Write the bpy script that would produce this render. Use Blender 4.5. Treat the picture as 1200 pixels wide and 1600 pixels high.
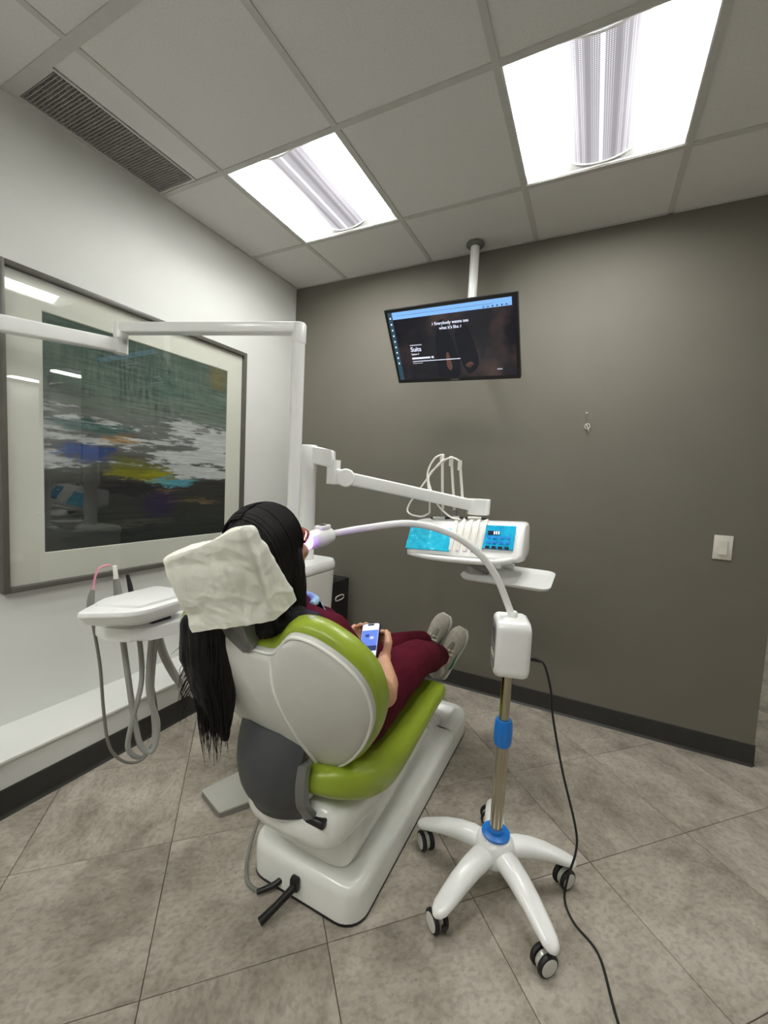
import bpy, bmesh, math, random
import numpy as np
from mathutils import Vector, Matrix, noise

random.seed(7)
scene = bpy.context.scene
for o in list(bpy.data.objects):
    bpy.data.objects.remove(o)
COL = scene.collection
PI = math.pi

# ------------------------------------------------------------------ camera
H = 2.61                      # ceiling height
cam_d = bpy.data.cameras.new('camera')
cam_d.sensor_fit = 'VERTICAL'
cam_d.sensor_height = 36.0
cam_d.sensor_width = 27.0
cam_d.lens = 650.09 / 1600 * 36
cam_d.clip_start = 0.02
cam = bpy.data.objects.new('camera', cam_d)
COL.objects.link(cam)
RC = np.array([[0.8920575713, -0.4452478585, -0.0773798031],
               [0.4492921377, 0.8922140866, 0.0457230646],
               [0.0486812537, -0.0755537431, 0.9959526934]])
m = Matrix.Identity(4)
for i in range(3):
    m[i][0] = RC[i][0]
    m[i][1] = RC[i][2]
    m[i][2] = -RC[i][1]
m[0][3], m[1][3], m[2][3] = 2.0315, -2.4800, 1.2599
cam.matrix_world = m
scene.camera = cam

# ------------------------------------------------------------------ world + exposure
w = bpy.data.worlds.new('world')
scene.world = w
w.use_nodes = True
w.node_tree.nodes['Background'].inputs[0].default_value = (0.8, 0.85, 0.9, 1)
w.node_tree.nodes['Background'].inputs[1].default_value = 0.02
scene.view_settings.view_transform = 'Standard'
scene.view_settings.look = 'None'
scene.view_settings.gamma = 1.0
scene.view_settings.use_curve_mapping = False
scene.view_settings.exposure = 0.12
LAMP_E = 34.0                  # luminaire lens emission
LAMP_C = (1.0, 1.0, 0.968)

# ------------------------------------------------------------------ materials
def lin(c):
    return tuple((x / 12.92 if x <= .04045 else ((x + .055) / 1.055) ** 2.4) for x in c)

def srgb(r, g, b):
    return lin((r / 255, g / 255, b / 255)) + (1,)

def node_mat(name):
    mt = bpy.data.materials.new(name)
    mt.use_nodes = True
    nt = mt.node_tree
    return mt, nt, nt.nodes['Principled BSDF']

def N(nt, typ, **kw):
    n = nt.nodes.new(typ)
    for k, v in kw.items():
        setattr(n, k, v)
    return n

def ramp(nt, fac, stops):
    r = N(nt, 'ShaderNodeValToRGB')
    els = r.color_ramp.elements
    while len(els) < len(stops):
        els.new(0.5)
    for e, (p, c) in zip(els, stops):
        e.position = p
        e.color = c
    nt.links.new(fac, r.inputs[0])
    return r.outputs[0]

def mat(name, col, rough=.5, metal=0, var=.06, scale=18, bump=0, bscale=200, coat=0, emit=None, es=0, coord='Object', stretch=(1, 1, 1), spec=.5, sheen=0, sss=0):
    """plain procedural surface: colour with a faint mottling, optional fine relief"""
    mt, nt, b = node_mat(name)
    tc = N(nt, 'ShaderNodeTexCoord')
    mp = N(nt, 'ShaderNodeMapping')
    mp.inputs['Scale'].default_value = stretch
    nt.links.new(tc.outputs[coord], mp.inputs[0])
    nz = N(nt, 'ShaderNodeTexNoise')
    nz.inputs['Scale'].default_value = scale
    nz.inputs['Detail'].default_value = 5
    nt.links.new(mp.outputs[0], nz.inputs[0])
    c = col if len(col) == 4 else tuple(col) + (1,)
    lo = tuple(x * (1 - var) for x in c[:3]) + (1,)
    hi = tuple(min(1, x * (1 + var)) for x in c[:3]) + (1,)
    out = ramp(nt, nz.outputs[0], [(.3, lo), (.7, hi)])
    nt.links.new(out, b.inputs['Base Color'])
    b.inputs['Roughness'].default_value = rough
    b.inputs['Metallic'].default_value = metal
    b.inputs['Specular IOR Level'].default_value = spec
    b.inputs['Coat Weight'].default_value = coat
    b.inputs['Coat Roughness'].default_value = .1
    if sheen:
        b.inputs['Sheen Weight'].default_value = sheen
    if sss:
        b.inputs['Subsurface Weight'].default_value = sss
        b.inputs['Subsurface Radius'].default_value = (.01, .004, .002)
    if bump:
        n2 = N(nt, 'ShaderNodeTexNoise')
        n2.inputs['Scale'].default_value = bscale
        n2.inputs['Detail'].default_value = 3
        nt.links.new(mp.outputs[0], n2.inputs[0])
        bp = N(nt, 'ShaderNodeBump')
        bp.inputs['Strength'].default_value = bump
        bp.inputs['Distance'].default_value = .002
        nt.links.new(n2.outputs[0], bp.inputs['Height'])
        nt.links.new(bp.outputs[0], b.inputs['Normal'])
    if emit:
        b.inputs['Emission Color'].default_value = tuple(emit[:3]) + (1,)
        b.inputs['Emission Strength'].default_value = es
    return mt

def floor_mat():
    mt, nt, b = node_mat('concrete_look_vinyl')
    tc = N(nt, 'ShaderNodeTexCoord')
    oi = N(nt, 'ShaderNodeObjectInfo')
    add = N(nt, 'ShaderNodeVectorMath', operation='ADD')
    comb = N(nt, 'ShaderNodeCombineXYZ')
    mu = N(nt, 'ShaderNodeMath', operation='MULTIPLY')
    mu.inputs[1].default_value = 40
    nt.links.new(oi.outputs['Random'], mu.inputs[0])
    nt.links.new(mu.outputs[0], comb.inputs[0])
    nt.links.new(mu.outputs[0], comb.inputs[2])
    nt.links.new(tc.outputs['Object'], add.inputs[0])
    nt.links.new(comb.outputs[0], add.inputs[1])
    mp = N(nt, 'ShaderNodeMapping')
    mp.inputs['Scale'].default_value = (1, 1.35, 1)
    nt.links.new(add.outputs[0], mp.inputs[0])
    n1 = N(nt, 'ShaderNodeTexNoise')
    n1.inputs['Scale'].default_value = 4.6
    n1.inputs['Detail'].default_value = 12
    n1.inputs['Roughness'].default_value = .72
    n1.inputs['Distortion'].default_value = .25
    nt.links.new(mp.outputs[0], n1.inputs[0])
    c1 = ramp(nt, n1.outputs[0], [(.30, srgb(118, 111, 100)), (.45, srgb(155, 147, 134)), (.60, srgb(178, 170, 157)), (.76, srgb(198, 191, 179))])
    n2 = N(nt, 'ShaderNodeTexNoise')
    n2.inputs['Scale'].default_value = 60
    n2.inputs['Detail'].default_value = 6
    nt.links.new(mp.outputs[0], n2.inputs[0])
    c2 = ramp(nt, n2.outputs[0], [(.38, (.52, .51, .5, 1)), (.52, (1, 1, 1, 1))])
    mx = N(nt, 'ShaderNodeMix', data_type='RGBA', blend_type='MULTIPLY')
    mx.inputs[0].default_value = .38
    nt.links.new(c1, mx.inputs[6])
    nt.links.new(c2, mx.inputs[7])
    # small dark pits
    v = N(nt, 'ShaderNodeTexVoronoi')
    v.inputs['Scale'].default_value = 16
    nt.links.new(mp.outputs[0], v.inputs[0])
    pit = ramp(nt, v.outputs['Distance'], [(.03, (.25, .24, .23, 1)), (.07, (1, 1, 1, 1))])
    mx2 = N(nt, 'ShaderNodeMix', data_type='RGBA', blend_type='MULTIPLY')
    mx2.inputs[0].default_value = .6
    nt.links.new(mx.outputs[2], mx2.inputs[6])
    nt.links.new(pit, mx2.inputs[7])
    nt.links.new(mx2.outputs[2], b.inputs['Base Color'])
    b.inputs['Roughness'].default_value = .48
    b.inputs['Specular IOR Level'].default_value = .35
    bp = N(nt, 'ShaderNodeBump')
    bp.inputs['Strength'].default_value = .12
    bp.inputs['Distance'].default_value = .002
    nt.links.new(n2.outputs[0], bp.inputs['Height'])
    nt.links.new(bp.outputs[0], b.inputs['Normal'])
    return mt

def glass_mat():
    mt = bpy.data.materials.new('picture_glass')
    mt.use_nodes = True
    nt = mt.node_tree
    nt.nodes.clear()
    o = N(nt, 'ShaderNodeOutputMaterial')
    lw = N(nt, 'ShaderNodeLayerWeight')
    pw = N(nt, 'ShaderNodeMath', operation='POWER')
    nt.links.new(lw.outputs['Facing'], pw.inputs[0])
    pw.inputs[1].default_value = 5
    fr = N(nt, 'ShaderNodeMath', operation='MULTIPLY_ADD')
    nt.links.new(pw.outputs[0], fr.inputs[0])
    fr.inputs[1].default_value = .95
    fr.inputs[2].default_value = .045
    tr = N(nt, 'ShaderNodeBsdfTransparent')
    tr.inputs[0].default_value = (.96, .97, .96, 1)
    gl = N(nt, 'ShaderNodeBsdfGlossy')
    gl.inputs['Roughness'].default_value = .015
    mx = N(nt, 'ShaderNodeMixShader')
    nt.links.new(fr.outputs[0], mx.inputs[0])
    nt.links.new(tr.outputs[0], mx.inputs[1])
    nt.links.new(gl.outputs[0], mx.inputs[2])
    nt.links.new(mx.outputs[0], o.inputs[0])
    return mt

def art_mat(y0, y1, z0, z1):
    """abstract landscape: streaked greens, whites and near-blacks with small colour accents"""
    mt, nt, b = node_mat('abstract_print')
    tc = N(nt, 'ShaderNodeTexCoord')
    sp = N(nt, 'ShaderNodeSeparateXYZ')
    nt.links.new(tc.outputs['Object'], sp.inputs[0])
    def mr(sock, a, c):
        r = N(nt, 'ShaderNodeMapRange')
        r.inputs[1].default_value = a
        r.inputs[2].default_value = c
        nt.links.new(sock, r.inputs[0])
        return r.outputs[0]
    U = mr(sp.outputs[1], y0, y1)
    V = mr(sp.outputs[2], z0, z1)
    def math_(op, a, c):
        n = N(nt, 'ShaderNodeMath', operation=op)
        for i, x in enumerate((a, c)):
            if isinstance(x, (int, float)):
                n.inputs[i].default_value = x
            else:
                nt.links.new(x, n.inputs[i])
        return n.outputs[0]
    def nz(scale, st, detail=8, rough=.65, off=0):
        mp = N(nt, 'ShaderNodeMapping')
        mp.inputs['Scale'].default_value = st
        mp.inputs['Location'].default_value = (off, off, off)
        nt.links.new(tc.outputs['Object'], mp.inputs[0])
        n = N(nt, 'ShaderNodeTexNoise')
        n.inputs['Scale'].default_value = scale
        n.inputs['Detail'].default_value = detail
        n.inputs['Roughness'].default_value = rough
        nt.links.new(mp.outputs[0], n.inputs[0])
        return n.outputs[0]
    hz = nz(3.0, (1, 1.2, 6.5))           # horizontal strokes
    hz2 = nz(4.2, (1, .75, 5.0), off=3.1)
    vt = nz(8, (1, 9, 1.0), off=7.7)      # vertical drips
    fine = nz(22, (1, .8, 3.4), off=1.3)
    pat = nz(2.6, (1, 1, 1.6), 3, off=11.0)
    def mix(f, a, c, mode='MIX'):
        n = N(nt, 'ShaderNodeMix', data_type='RGBA', blend_type=mode)
        for i, x in ((0, f), (6, a), (7, c)):
            if isinstance(x, (int, float)):
                n.inputs[i].default_value = x
            elif isinstance(x, tuple):
                n.inputs[i].default_value = x
            else:
                nt.links.new(x, n.inputs[i])
        return n.outputs[2]
    Vw = math_('ADD', V, math_('MULTIPLY', math_('SUBTRACT', hz, .5), .22))
    base = ramp(nt, Vw, [(.0, srgb(46, 50, 50)), (.15, srgb(54, 57, 54)), (.30, srgb(52, 50, 50)), (.36, srgb(84, 84, 80)), (.47, srgb(112, 112, 110)),
                         (.60, srgb(118, 121, 119)), (.68, srgb(112, 118, 113)), (.76, srgb(98, 118, 109)), (.88, srgb(84, 102, 93)), (1, srgb(68, 86, 77))])
    # drips and tone in the upper sky
    dr = ramp(nt, vt, [(.35, srgb(44, 62, 58)), (.62, srgb(126, 140, 130))])
    up = math_('MULTIPLY', ramp(nt, V, [(.60, (0, 0, 0, 1)), (.72, (1, 1, 1, 1)), (.9, (.7, .7, .7, 1)), (1, (.4, .4, .4, 1))]), ramp(nt, pat, [(.40, (.08, .08, .08, 1)), (.62, (.75, .75, .75, 1))]))
    base = mix(up, base, dr)
    sky = ramp(nt, hz, [(.40, (0, 0, 0, 1)), (.62, (.6, .6, .6, 1))])
    skyb = math_('MULTIPLY', sky, ramp(nt, V, [(.5, (0, 0, 0, 1)), (.66, (1, 1, 1, 1)), (.95, (.5, .5, .5, 1))]))
    base = mix(skyb, base, srgb(128, 140, 130))
    # white foam strokes: more on the right half, around mid height
    band = ramp(nt, V, [(.27, (0, 0, 0, 1)), (.37, (1, 1, 1, 1)), (.60, (1, 1, 1, 1)), (.74, (0, 0, 0, 1))])
    right = ramp(nt, U, [(0, (.52, .52, .52, 1)), (.2, (.40, .40, .40, 1)), (.45, (.36, .36, .36, 1)), (.7, (.74, .74, .74, 1)), (1, (.72, .72, .72, 1))])
    foam = math_('MULTIPLY', band, math_('ADD', right, math_('MULTIPLY', math_('SUBTRACT', hz2, .5), 2.6)))
    foam = math_('ADD', foam, math_('MULTIPLY', math_('SUBTRACT', fine, .5), .5))
    foamf = ramp(nt, foam, [(.46, (0, 0, 0, 1)), (.60, (.92, .92, .92, 1))])
    base = mix(foamf, base, srgb(206, 208, 208))
    # accents: (u, v, ru, rv, colour, strength)
    for (u, v, ru, rv, c, s) in [(.17, .44, .15, .055, srgb(48, 78, 148), .9), (.45, .35, .24, .045, srgb(150, 146, 30), .95), (.40, .385, .16, .05, srgb(110, 112, 36), .8),
                                 (.64, .315, .18, .025, srgb(96, 168, 186), .85), (.55, .20, .13, .10, srgb(48, 38, 74), .85), (.2, .56, .26, .035, srgb(60, 104, 100), .8),
                                 (.93, .93, .09, .09, srgb(122, 108, 62), .7), (.34, .52, .1, .02, srgb(168, 122, 48), .7), (.8, .205, .22, .018, srgb(120, 100, 72), .7),
                                 (.45, .27, .3, .03, srgb(34, 33, 40), .8), (.62, .265, .16, .02, srgb(108, 88, 62), .7), (.82, .62, .1, .025, srgb(74, 62, 56), .6), (.3, .10, .4, .025, srgb(96, 96, 84), .4)]:
        du = math_('DIVIDE', math_('SUBTRACT', math_('ADD', U, math_('MULTIPLY', math_('SUBTRACT', fine, .5), .34)), u), ru)
        dv = math_('DIVIDE', math_('SUBTRACT', math_('ADD', V, math_('ADD', math_('MULTIPLY', math_('SUBTRACT', hz2, .5), .14), math_('MULTIPLY', math_('SUBTRACT', fine, .5), .09))), v), rv)
        r2 = math_('ADD', math_('MULTIPLY', du, du), math_('MULTIPLY', dv, dv))
        f = ramp(nt, r2, [(.25, (s, s, s, 1)), (.85, (0, 0, 0, 1))])
        base = mix(f, base, c)
    stk = nz(7, (1, .5, 12), 10, .75, off=21.0)
    base = mix(.75, base, ramp(nt, stk, [(.36, (.55, .55, .55, 1)), (.52, (1, 1, 1, 1)), (.66, (1.25, 1.25, 1.25, 1))]), 'MULTIPLY')
    gr = ramp(nt, fine, [(.35, (.72, .72, .72, 1)), (.6, (1.0, 1.0, 1.0, 1))])
    base = mix(.6, base, gr, 'MULTIPLY')
    nt.links.new(base, b.inputs['Base Color'])
    b.inputs['Roughness'].default_value = .75
    b.inputs['Specular IOR Level'].default_value = .1
    return mt

def film_mat(name, c0, c1, emit=0):
    """crinkled blue barrier film"""
    mt, nt, b = node_mat(name)
    tc = N(nt, 'ShaderNodeTexCoord')
    n = N(nt, 'ShaderNodeTexNoise')
    n.inputs['Scale'].default_value = 30
    n.inputs['Detail'].default_value = 4
    n.inputs['Distortion'].default_value = 1.2
    nt.links.new(tc.outputs['Object'], n.inputs[0])
    c = ramp(nt, n.outputs[0], [(.3, c0), (.66, c1), (.72, srgb(190, 236, 250)), (.78, c1)])
    nt.links.new(c, b.inputs['Base Color'])
    b.inputs['Roughness'].default_value = .18
    b.inputs['Coat Weight'].default_value = .6
    bp = N(nt, 'ShaderNodeBump')
    bp.inputs['Strength'].default_value = .6
    bp.inputs['Distance'].default_value = .004
    nt.links.new(n.outputs[0], bp.inputs['Height'])
    nt.links.new(bp.outputs[0], b.inputs['Normal'])
    return mt

def basket_mat():
    mt, nt, b = node_mat('perforated_basket')
    tc = N(nt, 'ShaderNodeTexCoord')
    v = N(nt, 'ShaderNodeTexVoronoi')
    v.inputs['Scale'].default_value = 150
    v.inputs['Randomness'].default_value = 0
    nt.links.new(tc.outputs['Object'], v.inputs[0])
    f = ramp(nt, v.outputs['Distance'], [(.30, (1, 1, 1, 1)), (.42, (0, 0, 0, 1))])
    b.inputs['Base Color'].default_value = srgb(134, 131, 140)
    b.inputs['Roughness'].default_value = .5
    b.inputs['Emission Color'].default_value = (.96, .93, 1.0, 1)
    mu = N(nt, 'ShaderNodeMath', operation='MULTIPLY_ADD')
    nt.links.new(f, mu.inputs[0])
    mu.inputs[1].default_value = .55
    mu.inputs[2].default_value = .26
    nt.links.new(mu.outputs[0], b.inputs['Emission Strength'])
    return mt

M = {}
M['wall_white'] = mat('white_wall_paint', srgb(220, 221, 216), .8, var=.015, scale=6, bump=.05, bscale=260)
M['wall_grey'] = mat('grey_wall_paint', srgb(110, 106, 95), .62, var=.025, scale=5, bump=.05, bscale=260)
M['baseboard'] = mat('dark_vinyl_base', srgb(46, 46, 43), .45, var=.08)
M['ceil_tile'] = mat('ceiling_tile', srgb(222, 220, 217), .95, var=.05, scale=160, bump=.25, bscale=420)
M['tee'] = mat('ceiling_tee', srgb(198, 196, 191), .7, var=.03)
M['floor'] = floor_mat()
M['gap'] = mat('floor_joint', srgb(84, 80, 74), .9)
M['lens'] = mat('lit_lens', (1, 1, 1), .4, var=0, emit=LAMP_C, es=LAMP_E)
M['fixture'] = mat('fixture_white_enamel', srgb(235, 235, 232), .4, var=.02)
M['basket'] = basket_mat()
M['end_plate'] = mat('end_plate_grey', srgb(120, 121, 118), .5, var=.03)
M['rib'] = mat('lit_rib', (1, 1, 1), .4, var=0, emit=(1, 1, 1), es=1.3)
M['vent'] = mat('vent_grey', srgb(166, 164, 158), .6, var=.05)
M['dark'] = mat('dark_void', srgb(30, 30, 30), .9)
M['white_plastic'] = mat('white_plastic', srgb(242, 243, 240), .28, var=.015, coat=.25)
M['offwhite'] = mat('warm_white_plastic', srgb(236, 234, 226), .38, var=.02, coat=.15)
M['shell_grey'] = mat('silver_grey_shell', srgb(208, 208, 201), .36, var=.02, coat=.15)
M['chair_white'] = mat('chair_white', srgb(236, 237, 231), .25, var=.015, coat=.35)
M['green'] = mat('green_vinyl', srgb(148, 168, 46), .36, var=.05, scale=9, bump=.06, bscale=500, coat=.12)
M['charcoal'] = mat('charcoal_plastic', srgb(66, 68, 70), .5, var=.06)
M['bracket'] = mat('bracket_grey', srgb(128, 129, 126), .35, metal=.4, var=.05)
M['black'] = mat('black_plastic', srgb(24, 24, 25), .4, var=.1)
M['rubber'] = mat('black_rubber', srgb(20, 20, 21), .55, var=.1)
M['hose'] = mat('grey_hose', srgb(160, 160, 154), .5, var=.04)
M['hose_dark'] = mat('grey_hose_dark', srgb(122, 121, 114), .5, var=.05)
M['steel'] = mat('brushed_steel', srgb(208, 208, 200), .36, metal=.6, var=.05, scale=60, stretch=(1, 12, 1))
M['chrome'] = mat('chrome_tube', srgb(186, 178, 160), .16, metal=1, var=.03)
M['blue'] = mat('blue_plastic', srgb(24, 122, 214), .35, var=.05)
M['film'] = film_mat('blue_barrier_film', srgb(0, 168, 216), srgb(30, 210, 244))
M['film_dark'] = film_mat('keypad_barrier_film', srgb(0, 150, 205), srgb(16, 188, 230))
M['frame'] = mat('picture_frame_charcoal', srgb(88, 86, 78), .45, var=.06, stretch=(1, 4, 1))
M['matboard'] = mat('white_mat_board', srgb(228, 226, 216), .9, var=.01)
M['glass'] = glass_mat()
M['skin'] = mat('skin', srgb(206, 158, 126), .5, var=.06, scale=40, sss=.06)
M['hair'] = mat('black_hair', srgb(13, 11, 11), .48, spec=.3, var=.25, scale=120, stretch=(6, 6, .5), bump=.5, bscale=260)
M['scrubs'] = mat('maroon_scrubs', srgb(82, 14, 32), .9, var=.12, scale=14, bump=.15, bscale=700, spec=.15)
M['shoe'] = mat('grey_shoe_mesh', srgb(158, 154, 140), .8, var=.14, scale=60, bump=.3, bscale=500)
M['sole'] = mat('white_shoe_sole', srgb(212, 210, 202), .6, var=.03)
M['lace'] = mat('cream_lace', srgb(232, 226, 206), .8)
M['tongue'] = mat('shoe_tongue_dark', srgb(120, 116, 106), .85, var=.1)
M['sock'] = mat('white_sock', srgb(196, 192, 182), .9, var=.06)
M['shoe_green'] = mat('green_shoe_tag', srgb(28, 132, 88), .6)
M['paper'] = mat('tissue_paper', srgb(240, 240, 228), .9, var=.03, scale=30, bump=.2, bscale=300)
M['bib'] = mat('pale_blue_bib', srgb(160, 206, 216), .85, var=.04)
M['pink'] = mat('pink_tip', srgb(232, 150, 170), .35)
M['grey_inst'] = mat('grey_instrument', srgb(128, 128, 122), .45)
M['orange'] = mat('red_orange_lens', srgb(150, 44, 28), .25, coat=.4)
M['violet'] = mat('lit_violet_led', (.6, .5, 1), .3, var=0, emit=(.32, .12, 1.0), es=14)
M['switch'] = mat('switch_plastic', srgb(216, 212, 200), .4, var=.02)
M['led_dark'] = mat('display_dark', srgb(36, 40, 56), .2)
M['screen_bg'] = mat('tv_picture_dark', srgb(14, 16, 24), .3, var=.5, scale=5, emit=srgb(30, 30, 42), es=.7)
M['print_white'] = mat('screen_white', (.8, .85, 1), .4, var=0, emit=(.75, .8, 1), es=.75)

M['print_dim'] = mat('screen_grey', (.5, .5, .6), .4, var=0, emit=(.5, .5, .6), es=.45)

def glow(name, c, s):
    return mat(name, c, .4, var=0, emit=c, es=s)

# ------------------------------------------------------------------ mesh helpers
V3 = Vector

def catmull(pts, sub=6, closed=False):
    p = [V3(q) for q in pts]
    n = len(p)
    out = []
    rng = range(n) if closed else range(n - 1)
    for i in rng:
        if closed:
            a, b, c, d = p[(i - 1) % n], p[i], p[(i + 1) % n], p[(i + 2) % n]
        else:
            a, b, c, d = p[max(i - 1, 0)], p[i], p[i + 1], p[min(i + 2, n - 1)]
        for k in range(sub):
            t = k / sub
            out.append(.5 * ((2 * b) + (c - a) * t + (2 * a - 5 * b + 4 * c - d) * t * t + (3 * b - a - 3 * c + d) * t ** 3))
    if not closed:
        out.append(p[-1])
    return out

def interp(vals, sub):
    out = []
    for i in range(len(vals) - 1):
        for k in range(sub):
            t = k / sub
            out.append(vals[i] * (1 - t) + vals[i + 1] * t)
    out.append(vals[-1])
    return out

class MB:
    def __init__(self):
        self.bm = bmesh.new()

    def ring_loft(self, rings, cap0=True, cap1=True, closed_ring=True):
        bm = self.bm
        vr = [[bm.verts.new(q) for q in r] for r in rings]
        n = len(rings[0])
        for a, b in zip(vr[:-1], vr[1:]):
            for j in range(n if closed_ring else n - 1):
                k = (j + 1) % n
                try:
                    bm.faces.new((a[j], a[k], b[k], b[j]))
                except ValueError:
                    pass
        if cap0 and closed_ring:
            bm.faces.new(list(reversed(vr[0])))
        if cap1 and closed_ring:
            bm.faces.new(vr[-1])
        return self

    def tube(self, path, r, n=10, sub=0, caps=True, flat=None):
        """round tube along a path; r number or list; flat = (axis vector, factor) squashes the section"""
        pts = [V3(p) for p in path]
        rr = list(r) if isinstance(r, (list, tuple)) else [r] * len(pts)
        if sub:
            rr = interp(rr, sub)
            pts = catmull(pts, sub)
        t0 = (pts[1] - pts[0]).normalized()
        up = V3((0, 0, 1)) if abs(t0.z) < .9 else V3((1, 0, 0))
        if flat:
            up = V3(flat[0])
        x = t0.cross(up).normalized()
        rings = []
        for i, p in enumerate(pts):
            t = (pts[min(i + 1, len(pts) - 1)] - pts[max(i - 1, 0)]).normalized()
            x = (x - t * x.dot(t)).normalized()
            y = x.cross(t).normalized()
            fy = flat[1] if flat else 1
            rings.append([p + (x * math.cos(a) + y * math.sin(a) * fy) * rr[i] for a in [2 * PI * j / n for j in range(n)]])
        return self.ring_loft(rings, caps, caps)

    def capsule(self, a, b, ra, rb, n=14, k=4):
        a, b = V3(a), V3(b)
        d = b - a
        if d.length < 1e-6:
            d = V3((0, 0, 1e-4))
        t = d.normalized()
        pts, rs = [], []
        for i in range(k):
            an = PI / 2 * (1 - (i + .15) / k)
            pts.append(a - t * ra * math.sin(an)); rs.append(ra * math.cos(an))
        pts.append(a); rs.append(ra)
        pts.append(b); rs.append(rb)
        for i in range(1, k + 1):
            an = PI / 2 * (i - .15) / k
            pts.append(b + t * rb * math.sin(an)); rs.append(rb * math.cos(an))
        up = V3((0, 0, 1)) if abs(t.z) < .9 else V3((1, 0, 0))
        x = t.cross(up).normalized()
        y = x.cross(t).normalized()
        rings = [[p + (x * math.cos(q) + y * math.sin(q)) * r for q in [2 * PI * j / n for j in range(n)]] for p, r in zip(pts, rs)]
        return self.ring_loft(rings)

    def chain(self, pts, rs, n=14):
        for i in range(len(pts) - 1):
            self.capsule(pts[i], pts[i + 1], rs[i], rs[i + 1], n)
        return self

    def ellipsoid(self, c, r, rot=None, u=24, v=16):
        res = bmesh.ops.create_uvsphere(self.bm, u_segments=u, v_segments=v, radius=1)
        mtx = Matrix.Translation(V3(c)) @ (rot.to_4x4() if rot else Matrix.Identity(4)) @ Matrix.Diagonal(V3(r).to_4d())
        bmesh.ops.transform(self.bm, matrix=mtx, verts=res['verts'])
        return self

    def box(self, c, s, bev=0, seg=2, rot=None):
        res = bmesh.ops.create_cube(self.bm, size=1)
        vs = res['verts']
        bmesh.ops.scale(self.bm, vec=V3(s), verts=vs)
        if bev:
            es = list({e for v in vs for e in v.link_edges})
            r2 = bmesh.ops.bevel(self.bm, geom=es, offset=bev, segments=seg, affect='EDGES', profile=.5)
            vs = list({v for f in r2['faces'] for v in f.verts} | {v for v in vs if v.is_valid})
            stack, seen = list(vs), set(vs)
            while stack:
                v = stack.pop()
                for e in v.link_edges:
                    o = e.other_vert(v)
                    if o not in seen:
                        seen.add(o); stack.append(o)
            vs = list(seen)
        mtx = Matrix.Translation(V3(c)) @ (rot.to_4x4() if rot else Matrix.Identity(4))
        bmesh.ops.transform(self.bm, matrix=mtx, verts=vs)
        return self

    def lathe(self, prof, c=(0, 0, 0), axis=(0, 0, 1), n=28):
        """profile of (radius, height) round an axis through c"""
        ax = V3(axis).normalized()
        up = V3((1, 0, 0)) if abs(ax.x) < .9 else V3((0, 1, 0))
        x = ax.cross(up).normalized()
        y = ax.cross(x).normalized()
        c = V3(c)
        rings = [[c + ax * h + (x * math.cos(a) + y * math.sin(a)) * max(r, 1e-4) for a in [2 * PI * j / n for j in range(n)]] for r, h in prof]
        return self.ring_loft(rings)

    def prism(self, outline, d0, d1, frame, bev=0, seg=2):
        """outline of (u, v); frame = (origin, U, V, N); extruded from d0 to d1 along N"""
        o, U, Vv, Nn = [V3(q) for q in frame]
        pts0 = [o + U * a + Vv * b + Nn * d0 for a, b in outline]
        pts1 = [o + U * a + Vv * b + Nn * d1 for a, b in outline]
        vs0 = [self.bm.verts.new(p) for p in pts0]
        vs1 = [self.bm.verts.new(p) for p in pts1]
        n = len(outline)
        f0 = self.bm.faces.new(list(reversed(vs0)))
        f1 = self.bm.faces.new(vs1)
        for j in range(n):
            k = (j + 1) % n
            self.bm.faces.new((vs0[j], vs0[k], vs1[k], vs1[j]))
        if bev:
            es = list(set(f0.edges) | set(f1.edges))
            bmesh.ops.bevel(self.bm, geom=es, offset=bev, segments=seg, affect='EDGES', profile=.5)
        return self

    def mesh(self, name, mt, ang=40, off=(0, 0, 0), smooth=True):
        bm = self.bm
        bmesh.ops.recalc_face_normals(bm, faces=bm.faces)
        if any(off):
            bmesh.ops.translate(bm, vec=-V3(off), verts=bm.verts)
        if smooth:
            lim = math.radians(ang)
            for f in bm.faces:
                f.smooth = True
            for e in bm.edges:
                if len(e.link_faces) == 2:
                    e.smooth = e.calc_face_angle(0) < lim
        me = bpy.data.meshes.new(name)
        bm.to_mesh(me)
        bm.free()
        me.materials.append(M[mt] if isinstance(mt, str) else mt)
        return me

    def build(self, name, mt, parent=None, ang=40, smooth=True):
        off = root_loc(parent) if parent else (0, 0, 0)
        me = self.mesh(name, mt, ang, off, smooth)
        return link(name, me, parent)

def root_loc(p):
    loc = V3((0, 0, 0))
    while p:
        loc = loc + p.location
        p = p.parent
    return loc

def link(name, data, parent=None):
    o = bpy.data.objects.new(name, data)
    COL.objects.link(o)
    if parent:
        o.parent = parent
    return o

def tag(o, label=None, cat=None, group=None, kind=None):
    if label: o['label'] = label
    if cat: o['category'] = cat
    if group: o['group'] = group
    if kind: o['kind'] = kind
    return o

def thing(name, loc, label, cat, group=None):
    o = link(name, None)
    o.location = loc
    o.empty_display_size = .1
    return tag(o, label, cat, group)

def struct(o):
    o['kind'] = 'structure'
    return o

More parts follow.
